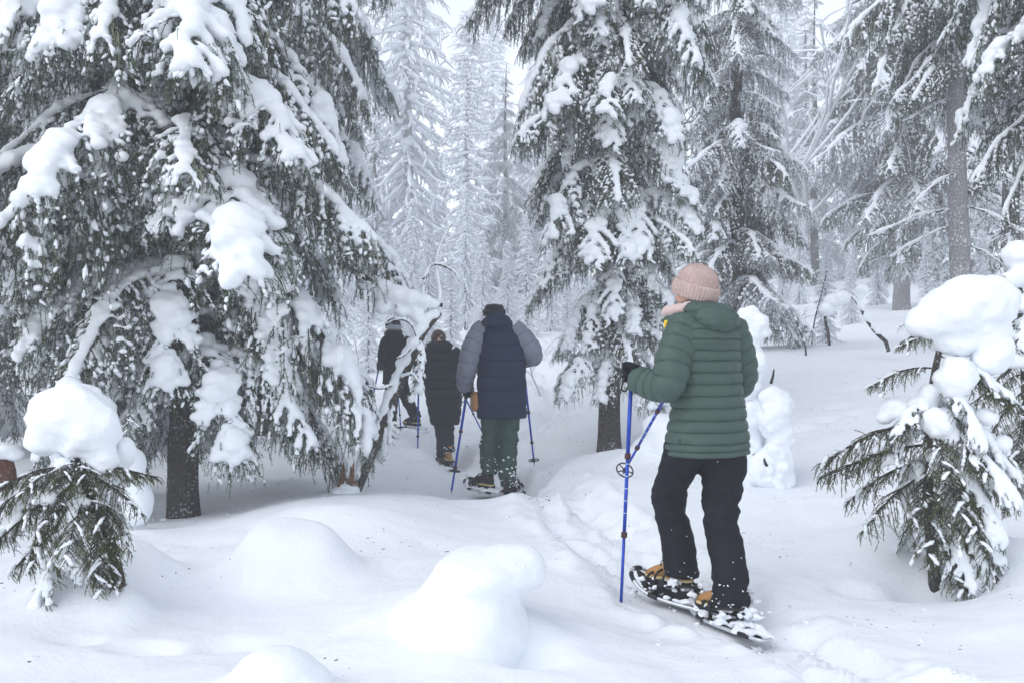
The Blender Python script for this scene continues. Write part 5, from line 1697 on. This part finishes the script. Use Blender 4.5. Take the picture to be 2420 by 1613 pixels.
# ================================================================== walker in the green jacket
def walker_green():
    x0, y0 = XP(1680, 5.0), 5.0
    root = thing('person', 'person in green quilted jacket and pink knitted hat, walking on snowshoes with two poles', 'person', (x0, y0, gz(x0, y0)))
    yaw = R(30)                                                     # heads away and to the left
    Y = 5.0
    fw = np.array([-math.sin(yaw), math.cos(yaw), 0]); rt = np.array([math.cos(yaw), math.sin(yaw), 0])
    head = P(1641, 694, 5.03)
    arms = [[P(1612, 778, 4.94), P(1592, 850, 4.87), P(1580, 905, 4.84), P(1540, 908, 4.94), P(1500, 893, 5.02)],
            [P(1735, 785, 5.08), P(1748, 850, 5.14), P(1745, 905, 5.22), P(1690, 900, 5.33), P(1628, 888, 5.38)]]
    legs = [[P(1620, 1075, 4.97), P(1588, 1190, 5.12), P(1606, 1340, 5.13)], [P(1710, 1075, 5.03), P(1704, 1220, 4.98), P(1727, 1400, 4.87)]]
    make_body(root, head, R(48), P(1650, 745, 5.02), P(1672, 1040, 5.0), arms, legs)
    # jacket
    zs = [.935, .962, .998, 1.056, 1.113, 1.173, 1.232, 1.29, 1.348, 1.406, 1.457, 1.51, 1.56, 1.605, 1.645, 1.675]
    prof_c = ([.935, 1.056, 1.173, 1.29, 1.40, 1.51, 1.60, 1.68], [1672, 1672, 1674, 1668, 1664, 1662, 1656, 1648])
    hw = ([.935, .998, 1.056, 1.173, 1.29, 1.40, 1.50, 1.56, 1.605, 1.645, 1.68], [.216, .215, .206, .186, .182, .186, .186, .170, .135, .10, .085])
    pts = [P(np.interp(z, *prof_c), CY, Y) * [1, 1, 0] + [0, 0, z] for z in np.linspace(.935, 1.675, 14)]
    f = lambda s: np.interp(.935 + .74 * s, *hw)
    jb = MB()
    quilt(jb, pts, f, lambda s: f(s) * (.74 if s < .75 else .80), [(z - .935) / .74 for z in zs], .013, yaw, 72, 2.25, 5, 9, .55)
    jk = put(jb, 'jacket', M['green_jacket'], root)
    # side seam panel line
    for arm, rad, nm in ((arms[0], [.084, .086, .080, .070, .056], 0), (arms[1], [.082, .08, .075, .065, .055], 1)):
        p = [np.array(q) for q in arm]
        p[0] = p[0] + np.array([0.03, 0.02, .035]) if nm == 0 else p[0] + np.array([-.03, -.01, .035])
        L = path_len(p)
        sb = MB()
        quilt(sb, p, rad, rad, cuts_by(L, .062), .011, None, 40, 2.0, 8 + nm, 9, .5)
        put(sb, 'sleeve', M['green_jacket'], root, jk)
    # hood lying on the back, split by stitching into panels
    G = [(1, 0, 0, .33, .06), (1, 0, 0, -.36, .06), (0, -.45, -.9, .18, .06), (0, -.45, -.9, -.32, .05), (0, -.45, -.9, .62, .05)]
    grooved_blob(root, P(1692, 752, 4.925), (.125, .105, .078), yaw, R(18), G, M['green_jacket'], 'hood', jk, .011, .05, 4)
    grooved_blob(root, P(1655, 732, 4.99), (.105, .12, .058), yaw + R(8), R(8), [(0, 1, 0, .1, .06), (0, 1, 0, .55, .06), (0, 1, 0, -.35, .06), (.7, .7, 0, -.1, .05)], M['green_jacket'], 'collar', jk, .010, .05, 6)
    # open collar tip in front, with its yellow toggle
    grooved_blob(root, P(1592, 757, 5.00), (.085, .028, .034), yaw + R(90 + 10), R(0), [(1, 0, 0, 0.0, .08)], M['green_jacket'], 'collar_flap', jk, .008, .04, 9,
                 lambda v: v * np.stack([np.ones(len(v)), 1 - .4 * v[:, 0], 1 - .55 * np.clip(v[:, 0], 0, 1)], -1))
    put(MB().blob(P(1574, 762, 4.94), (.010, .010, .013), sub=2).blob(P(1572, 770, 4.94), (.007, .007, .012), sub=2), 'toggle', M['yellow'], root, jk)
    # hem drawstring and pocket zip
    put(MB().tube([P(1606, 1035, 4.80), P(1607, 1045, 4.80)], .0035, 5), 'zip_pull', M['blackplastic'], root, jk)
    # scarf and hat
    ring_band(root, 'scarf', M['pink'], P(1619, 727, 5.04), .072, .088, R(62), .030, None, lambda t: -.030 * max(0, math.sin(t)) + .008 * math.cos(3 * t), 64, 3, .35)
    ribbed_hat(root, P(1640, 700, 5.03), R(52), R(17), M['pink'], .090, .103, .162, .066, 40, 9000)
    # trousers
    tl = [(P(1622, 1040, 4.97), .095, .10), (P(1607, 1098, 5.0), .092, .095), (P(1582, 1165, 5.10), .083, .085), (P(1585, 1210, 5.13), .077, .08), (P(1600, 1273, 5.14), .077, .078), (P(1612, 1358, 5.14), .078, .084)]
    tr = [(P(1712, 1040, 5.03), .10, .10), (P(1711, 1098, 5.02), .104, .10), (P(1703, 1178, 4.99), .089, .088), (P(1702, 1225, 4.97), .082, .082), (P(1712, 1273, 4.95), .081, .08), (P(1725, 1353, 4.89), .077, .078), (P(1728, 1432, 4.86), .080, .084)]
    tro = make_trousers(root, [tl, tr], (P(1668, 1035, 5.0), (.185, .135, .13)), M['black_pants'], 3, .011, .016)
    rng = np.random.default_rng(8)
    # powder snow caught on the trouser legs
    V = np.empty(len(tro.data.vertices) * 3, np.float32); tro.data.vertices.foreach_get('co', V); V = V.reshape(-1, 3)
    zr = (V[:, 2] - V[:, 2].min())
    pr = np.exp(-zr / .10) + .03 * np.exp(-zr / .4)
    pick = rng.choice(len(V), 85, p=pr / pr.sum())
    sf = MB(); Vv, Ff = lumps(V[pick].astype(float), rng.uniform(.002, .0075, 85), rng, .7, 1); sf.add(Vv, Ff)
    o = sf.build('powder_snow', M['snow'], tro); o['kind'] = 'stuff'
    # boots
    b1 = P(1612, 1380, 5.14); b2 = P(1735, 1440, 4.85)
    make_boot(root, P(1611, 1350, 5.14), b1[2] + .005, R(52), M['tan'], .93)
    make_boot(root, P(1735, 1425, 4.86), b2[2] - .01, R(48), M['tan'], .93)
    # gloves
    for (bx, by, bY, sd) in ((1612, 1375, 5.14, 3), (1738, 1438, 4.85, 4)):
        rg = np.random.default_rng(sd)
        c = P(bx, by, bY)
        pts = c + rg.normal(size=(44, 3)) * np.array([.07, .07, .024]) + np.array([-.03, -.02, 0])
        Vv, Ff = lumps(pts, rg.uniform(.006, .021, 44), rg, .8, 2)
        V2, F2 = remesh(MB().add(Vv, Ff), .006, 2, ((.004, 40, sd),))
        put(MB().add(V2, F2), 'boot_snow', M['snow'], root)['kind'] = 'stuff'
    g1 = P(1490, 884, 5.03)
    make_glove(root, g1, (0.03, 0, 1), (.75, -.35, 0), None, 1.12, True)
    g2 = P(1606, 888, 5.42)
    make_glove(root, g2, (0.12, -.75, .62), (.8, .2, .1), None, 1.1, False)
    make_pole('blue trekking pole standing in the snow, held by the green jacket walker', P(1493.5, 858, 5.035), P(1467, 1438, 4.98), .0095, joints=(.38, .70), basket=0)
    make_pole('blue trekking pole swung forward under the green sleeve, its basket in the air', g2 + np.array([.02, -.12, .10]), P(1470, 1122, 6.05), .0085, joints=(.42, .74), basket=.05)
    make_snowshoe('snowshoe with upturned tip under the left boot of the green jacket walker', P(1498, 1352, 5.30)[:2], P(1712, 1450, 4.92)[:2], P(0, 1372, 5.30)[2], P(0, 1450, 4.92)[2], .56, snow=1.0, seed=5, up=(0.06, -.10, 1))
    make_snowshoe('snowshoe half buried in snow under the rear boot of the green jacket walker', P(1640, 1405, 5.12)[:2], P(1812, 1512, 4.58)[:2], P(0, 1425, 5.12)[2], P(0, 1512, 4.58)[2], .56, snow=1.5, seed=6, up=(0, 0, 1))
    return root
walker_green()

# ================================================================== walker in navy with grey sleeves
def walker_navy():
    Y = 9.4
    x0 = XP(1182, Y)
    root = thing('person', 'person in long navy padded jacket with grey sleeves and black cap, seen from behind', 'person', (x0, Y, gz(x0, Y)))
    s = Y / F_PX
    head = P(1168, 752, Y + .02)
    arms = [[P(1133, 785, Y), P(1113, 830, Y - .06), P(1104, 870, Y - .06), P(1099, 898, Y + .02), P(1101, 918, Y + .08)],
            [P(1225, 785, Y), P(1248, 815, Y), P(1258, 838, Y + .04), P(1248, 846, Y + .20), P(1238, 852, Y + .32)]]
    legs = [[P(1160, 1000, Y), P(1156, 1060, Y + .03), P(1155, 1120, Y)], [P(1205, 1000, Y), P(1202, 1065, Y - .02), P(1200, 1150, Y - .12)]]
    make_body(root, head, R(4), P(1175, 778, Y), P(1183, 945, Y), arms, legs, 1.04)
    yaw = R(4)
    py = [987, 960, 922, 888, 852, 816, 783, 768, 756]
    z = lambda p: CAMZ - (p - CY) * s
    zz = [z(p) for p in py]
    L = zz[-1] - zz[0]
    cpx = ([z(987), z(900), z(816), z(770), z(756)], [1186, 1185, 1186, 1180, 1178])
    hw = ([z(987), z(960), z(900), z(852), z(816), z(785), z(768), z(756)], [.225, .226, .224, .216, .205, .165, .125, .085])
    pts = [np.array([XP(np.interp(q, *cpx), Y), Y, q]) for q in np.linspace(zz[0], zz[-1], 14)]
    f = lambda u: np.interp(zz[0] + L * u, *hw)
    jk = put(quilt(MB(), pts, f, lambda u: f(u) * .72, [(q - zz[0]) / L for q in zz], .013, yaw, 72, 2.35, 15, 10, .25), 'jacket', M['navy'], root)
    for i, (arm, rad) in enumerate(((arms[0], [.088, .090, .086, .076, .062]), (arms[1], [.088, .092, .088, .074, .062]))):
        p = [np.array(q) for q in arm]
        p.insert(0, p[0] + np.array([.055 if i == 0 else -.055, 0, .052]))
        put(quilt(MB(), p, [.07] + rad, [.075] + rad, cuts_by(path_len(p), .10), .012, None, 40, 2.0, 18 + i, 10, 0.9), 'sleeve', M['greysleeve'], root, jk)
    G = [(1, 0, 0, .0, .03), (0, -.3, -1, .55, .06), (0, -.3, -1, -.15, .05)]
    grooved_blob(root, P(1175, 757, Y - .055), (.155, .13, .088), yaw, R(10), G, M['navy'], 'hood', jk, .008, .05, 12,
                 lambda v: v * np.stack([1 - .42 * np.clip(v[:, 2] + .25, 0, 1), 1 - .2 * np.clip(v[:, 2], 0, 1), np.ones(len(v))], -1))
    ribbed_hat(root, P(1168, 744, Y + .02), R(4), R(4), M['blackknit'], .094, .106, .105, .05, 36, 0, None, .55, .0015)
    tl = [(P(1160, 975, Y), .088, .10), (P(1159, 1000, Y), .082, .09), (P(1157, 1040, Y + .03), .076, .085), (P(1154, 1070, Y + .03), .073, .08), (P(1155, 1095, Y + .02), .076, .082), (P(1156, 1118, Y), .066, .075)]
    tr = [(P(1207, 975, Y), .09, .10), (P(1205, 1000, Y), .084, .09), (P(1202, 1040, Y), .078, .085), (P(1201, 1080, Y - .03), .074, .08), (P(1200, 1112, Y - .06), .076, .082), (P(1200, 1148, Y - .10), .066, .075)]
    tro = make_trousers(root, [tl, tr], (P(1183, 965, Y), (.17, .13, .12)), M['greenpants'], 23, .013, .018)
    rng = np.random.default_rng(28)
    V = np.empty(len(tro.data.vertices) * 3, np.float32); tro.data.vertices.foreach_get('co', V); V = V.reshape(-1, 3)
    zr = V[:, 2] - V[:, 2].min()
    pr = np.exp(-zr / .14)
    pick = rng.choice(len(V), 150, p=pr / pr.sum())
    Vv, Ff = lumps(V[pick].astype(float), rng.uniform(.003, .011, 150), rng, .9, 2)
    o = MB().add(Vv, Ff).build('powder_snow', M['snow'], tro); o['kind'] = 'stuff'
    make_boot(root, P(1155, 1125, Y + .02), P(0, 1150, Y + .02)[2], R(38), M['rubber'], 1.05, False)
    make_boot(root, P(1200, 1152, Y - .12), P(0, 1174, Y - .12)[2], R(-18), M['rubber'], 1.05, False)
    make_glove(root, P(1103, 926, Y + .10), (.12, .05, 1), (.6, -.5, 0), None, 1.1, True)
    make_glove(root, P(1236, 854, Y + .38), (-.1, -.2, 1), (.3, -.8, 0), None, 1.1, False)
    make_pole('blue trekking pole at the left hand of the navy jacket walker', P(1105, 915, Y + .11), P(1066, 1166, Y - .18), .0115, joints=(.42, .76), basket=.21, marks=False, strap=True, scale=1.2)
    make_pole('blue trekking pole at the right side of the navy jacket walker', P(1235, 846, Y + .38), P(1263, 1100, Y + .55), .0105, joints=(.50, .78), basket=.055, marks=False, strap=False, scale=1.1)
    make_snowshoe('snow-caked snowshoe under the left boot of the navy jacket walker', P(1108, 1146, Y + .26)[:2], P(1180, 1168, Y - .25)[:2], P(0, 1146, Y + .26)[2], P(0, 1166, Y - .25)[2], .55, .21, snow=1.3, seed=15)
    make_snowshoe('snow-caked snowshoe under the right boot of the navy jacket walker', P(1214, 1150, Y + .22)[:2], P(1212, 1186, Y - .36)[:2], P(0, 1152, Y + .2)[2], P(0, 1182, Y - .36)[2], .60, .21, snow=1.0, seed=16)
    # tan shoulder bag
    bag = thing('shoulder_bag', 'tan leather bag hanging at the left hip of the navy jacket walker', 'bag', tuple(P(1121, 968, Y - .02)))
    bb = MB(); V, F = ICO[3]
    v = np.sign(V) * np.abs(V) ** .6 * np.array([.045, .10, .095])
    bb.add(v @ rotz(R(12)).T + P(1124, 948, Y + .02), F)
    put(bb, 'pouch', M['leather'], bag)
    put(MB().tube(catmull([P(1121, 928, Y + .02), P(1118, 905, Y + .03), P(1128, 860, Y - .06), P(1150, 800, Y - .12)], 16), .006, 5), 'strap', M['lace'], bag)
    return root
walker_navy()

# ================================================================== walker in the long black coat
def walker_black():
    Y = 12.2
    s = Y / F_PX
    x0 = XP(1045, Y)
    root = thing('person', 'person in long black down coat and brown fur hat, seen from behind between the others', 'person', (x0, Y, gz(x0, Y)))
    z = lambda p: CAMZ - (p - CY) * s
    head = P(1036, 806, Y)
    arms = [[P(1005, 838, Y), P(996, 862, Y), P(993, 880, Y), P(992, 895, Y + .10), P(990, 905, Y + .2)],
            [P(1077, 838, Y), P(1086, 862, Y), P(1088, 885, Y + .05), P(1085, 900, Y + .15), P(1080, 908, Y + .22)]]
    legs = [[P(1042, 985, Y), P(1046, 1030, Y + .1), P(1048, 1075, Y + .2)], [P(1058, 985, Y), P(1056, 1030, Y), P(1060, 1070, Y - .08)]]
    make_body(root, head, R(6), P(1038, 828, Y), P(1048, 950, Y), arms, legs, 1.0)
    py = [1003, 985, 962, 940, 918, 896, 874, 852, 834, 824, 817]
    zz = [z(p) for p in py]; L = zz[-1] - zz[0]
    cpx = ([z(1003), z(944), z(880), z(830), z(817)], [1052, 1049, 1042, 1041, 1039])
    hw = ([z(1003), z(985), z(944), z(900), z(860), z(838), z(824), z(817)], [.158, .182, .212, .218, .226, .20, .135, .09])
    pts = [np.array([XP(np.interp(q, *cpx), Y), Y, q]) for q in np.linspace(zz[0], zz[-1], 14)]
    f = lambda u: np.interp(zz[0] + L * u, *hw)
    jk = put(quilt(MB(), pts, f, lambda u: f(u) * .75, [(q - zz[0]) / L for q in zz], .013, R(6), 60, 2.3, 33, 8, .25), 'coat', M['blackcoat'], root)
    for i, arm in enumerate(arms):
        p = [np.array(q) for q in arm]
        p.insert(0, p[0] + np.array([.05 if i == 0 else -.05, 0, .045]))
        put(quilt(MB(), p, [.07, .088, .088, .08, .07, .058], [.07, .088, .088, .08, .07, .058], cuts_by(path_len(p), .08), .010, None, 32, 2.0, 36 + i, 8, .5), 'sleeve', M['blackcoat'], root, jk)
    grooved_blob(root, P(1039, 817, Y - .05), (.165, .13, .072), R(6), R(8), [(0, -.3, -1, .2, .06), (0, -.3, -1, -.5, .06)], M['blackcoat'], 'hood', jk, .010, .05, 32)
    hat = grooved_blob(root, P(1036, 798, Y), (.092, .10, .10), 0, 0, [], M['brownknit'], 'hat', None, .0, .10, 38)
    put(MB().blob(P(1033, 790, Y - .075), (.018, .012, .022), sub=2, wob=.3).blob(P(1041, 795, Y - .09), (.03, .006, .008), sub=2, wob=.3, rot=np.array([[.8, 0, -.6], [0, 1, 0], [.6, 0, .8]])), 'pale_patch', M['palepattern'], root, hat)
    tl = [(P(1044, 975, Y), .09, .1), (P(1046, 1010, Y + .05), .085, .09), (P(1047, 1040, Y + .12), .075, .08), (P(1047, 1080, Y + .2), .07, .075)]
    tr = [(P(1057, 975, Y), .09, .1), (P(1053, 1010, Y), .10, .1), (P(1054, 1040, Y - .03), .090, .09), (P(1058, 1066, Y - .07), .085, .085)]
    tro = make_trousers(root, [tl, tr], (P(1048, 960, Y), (.14, .12, .12)), M['greypants'], 43, .014, .018)
    rng = np.random.default_rng(48)
    V = np.empty(len(tro.data.vertices) * 3, np.float32); tro.data.vertices.foreach_get('co', V); V = V.reshape(-1, 3)
    pr = np.exp(-(V[:, 2] - V[:, 2].min()) / .12) * (V[:, 0] > V[:, 0].mean())
    pick = rng.choice(len(V), 80, p=pr / pr.sum())
    Vv, Ff = lumps(V[pick].astype(float), rng.uniform(.004, .014, 80), rng, .9, 1)
    o = MB().add(Vv, Ff).build('powder_snow', M['snow'], tro); o['kind'] = 'stuff'
    make_boot(root, P(1061, 1075, Y - .08), P(0, 1090, Y - .08)[2], R(10), M['tan'], 1.1, True)
    make_boot(root, P(1049, 1085, Y + .22), P(0, 1098, Y + .22)[2], R(14), M['tan'], 1.1, True)
    make_glove(root, P(989, 910, Y + .24), (0, 0, 1), (.6, -.5, 0), None, 1.1, True)
    make_glove(root, P(1082, 910, Y + .26), (-.2, 0, 1), (.3, -.8, 0), None, 1.1, False)
    make_pole('thin blue pole held upright in the left hand of the black coat walker', P(989, 902, Y + .24), P(987, 1068, Y - .25), .0105, joints=(.45, .78), basket=0, marks=False, strap=False)
    make_pole('thin pole slanting behind the legs of the navy walker from the black coat', P(1081, 902, Y + .27), P(1165, 1070, Y + .1), .0085, joints=(.45, .78), basket=0, marks=False, strap=False)
    make_snowshoe('snow-caked snowshoe under the tan boot of the black coat walker', P(1054, 1092, Y + .18)[:2], P(1062, 1116, Y - .40)[:2], P(0, 1094, Y + .18)[2], P(0, 1112, Y - .40)[2], .6, .21, snow=1.0, seed=25)
    make_snowshoe('mostly hidden snowshoe on the forward foot of the black coat walker', P(1042, 1092, Y + .5)[:2], P(1048, 1106, Y - .06)[:2], P(0, 1092, Y + .5)[2], P(0, 1104, Y - .06)[2], .6, .21, snow=1.0, seed=26)
    return root
walker_black()

# ================================================================== leading walker, half hidden by the leaning birch
def walker_dark():
    Y = 13.7
    s = Y / F_PX
    x0 = XP(945, Y)
    root = thing('person', 'person in black jacket and patterned cap turning left, half hidden behind the leaning birch', 'person', (x0, Y, gz(x0, Y)))
    z = lambda p: CAMZ - (p - CY) * s
    head = P(929, 781, Y)
    arms = [[P(915, 805, Y - .05), P(908, 825, Y - .10), P(906, 845, Y - .08), P(904, 855, Y + .05), P(900, 862, Y + .15)],
            [P(962, 808, Y), P(974, 822, Y), P(972, 842, Y - .02), P(955, 850, Y - .05), P(940, 848, Y)]]
    legs = [[P(928, 910, Y), P(925, 960, Y + .08), P(920, 1010, Y)], [P(945, 910, Y), P(962, 945, Y - .05), P(983, 985, Y - .05)]]
    make_body(root, head, R(55), P(934, 800, Y), P(936, 890, Y), arms, legs, 1.05)
    py = [906, 890, 870, 850, 830, 812, 802, 796]
    zz = [z(p) for p in py]; L = zz[-1] - zz[0]
    cpx = ([z(906), z(850), z(815), z(796)], [934, 940, 944, 936])
    hw = ([z(906), z(850), z(825), z(808), z(796)], [.175, .19, .195, .14, .085])
    pts = [np.array([XP(np.interp(q, *cpx), Y), Y, q]) for q in np.linspace(zz[0], zz[-1], 14)]
    f = lambda u: np.interp(zz[0] + L * u, *hw)
    jk = put(quilt(MB(), pts, f, lambda u: f(u) * .8, [0, .06, .5, .8, 1], .006, R(40), 48, 2.3, 53, 10, 1.2), 'jacket', M['darkcoat'], root)
    for i, arm in enumerate(arms):
        p = [np.array(q) for q in arm]
        p.insert(0, p[0] + np.array([.05 if i == 0 else -.05, 0, .04]))
        put(quilt(MB(), p, [.06, .078, .076, .07, .06, .05], [.06, .078, .076, .07, .06, .05], cuts_by(path_len(p), .2), .008, None, 28, 2.0, 56 + i, 10, 1.2), 'sleeve', M['darkcoat'], root, jk)
    ring_band(root, 'collar', M['darkcoat'], P(934, 796, Y), .085, .095, R(50), .035, jk, None, 40, 5, .2, 12)
    ring_band(root, 'scarf', M['blackknit'], P(930, 788, Y), .080, .092, R(55), .040, None, None, 40, 6, .25, 12, 1.3)
    ribbed_hat(root, P(929, 775, Y), R(55), R(8), M['navyknit'], .090, .102, .135, .055, 30, 0, M['palepattern'])
    tl = [(P(928, 895, Y), .1, .1), (P(926, 935, Y + .05), .09, .09), (P(924, 965, Y + .08), .08, .08), (P(920, 1012, Y), .075, .075)]
    tr = [(P(944, 895, Y), .1, .1), (P(953, 925, Y - .03), .09, .09), (P(965, 950, Y - .05), .08, .08), (P(983, 985, Y - .05), .075, .075)]
    make_trousers(root, [tl, tr], (P(936, 895, Y), (.15, .13, .12)), M['darkcoat'], 63, .014, .018)
    make_boot(root, P(920, 1015, Y), P(0, 1032, Y)[2], R(50), M['rubber'], 1.05, False)
    make_boot(root, P(984, 988, Y - .05), P(0, 1002, Y - .05)[2], R(50), M['rubber'], 1.05, False)
    make_glove(root, P(897, 866, Y + .19), (0, 0, 1), (.8, -.3, 0), None, 1.1, True)
    make_glove(root, P(934, 848, Y + .05), (0, 0, 1), (.8, -.3, 0), None, 1.1, False)
    make_pole('thin blue pole far left, held by the black jacket walker behind the boughs', P(897, 859, Y + .19), P(866, 1016, Y + .1), .009, joints=(.45, .78), basket=.06, marks=False, strap=False)
    make_pole('pole in the right hand of the black jacket walker behind the birch', P(934, 840, Y + .05), P(948, 1020, Y - .2), .009, joints=(.45, .78), basket=.06, marks=False, strap=False)
    make_snowshoe('snowshoe lifted at the trailing foot of the black jacket walker', P(962, 998, Y + .15)[:2], P(1004, 1012, Y - .3)[:2], P(0, 1004, Y + .15)[2], P(0, 1014, Y - .3)[2], .58, .21, snow=1.3, seed=35)
    make_snowshoe('hidden snowshoe under the front foot of the black jacket walker', P(900, 1034, Y + .25)[:2], P(936, 1038, Y - .25)[:2], P(0, 1034, Y + .25)[2], P(0, 1040, Y - .25)[2], .58, .21, snow=1.3, seed=36)
    return root
walker_dark()

# ------------------------------------------------------------------ the misty air
def make_haze():
    m = bpy.data.materials.new('mist')
    m.use_nodes = True
    t = m.node_tree
    t.nodes.clear()
    out = t.nodes.new('ShaderNodeOutputMaterial')
    v = t.nodes.new('ShaderNodeVolumePrincipled')
    v.inputs['Color'].default_value = (0.93, 0.95, 0.98, 1)
    v.inputs['Density'].default_value = 0.0060
    v.inputs['Anisotropy'].default_value = 0.0
    t.links.new(v.outputs[0], out.inputs['Volume'])
    mb = MB()
    mb.box((0, 55, 13.6), (320, 132, 33.8))
    o = mb.build('haze', m, smooth=False)
    tag(o, 'pale winter mist hanging between the trees', kind='stuff')
    return o
make_haze()
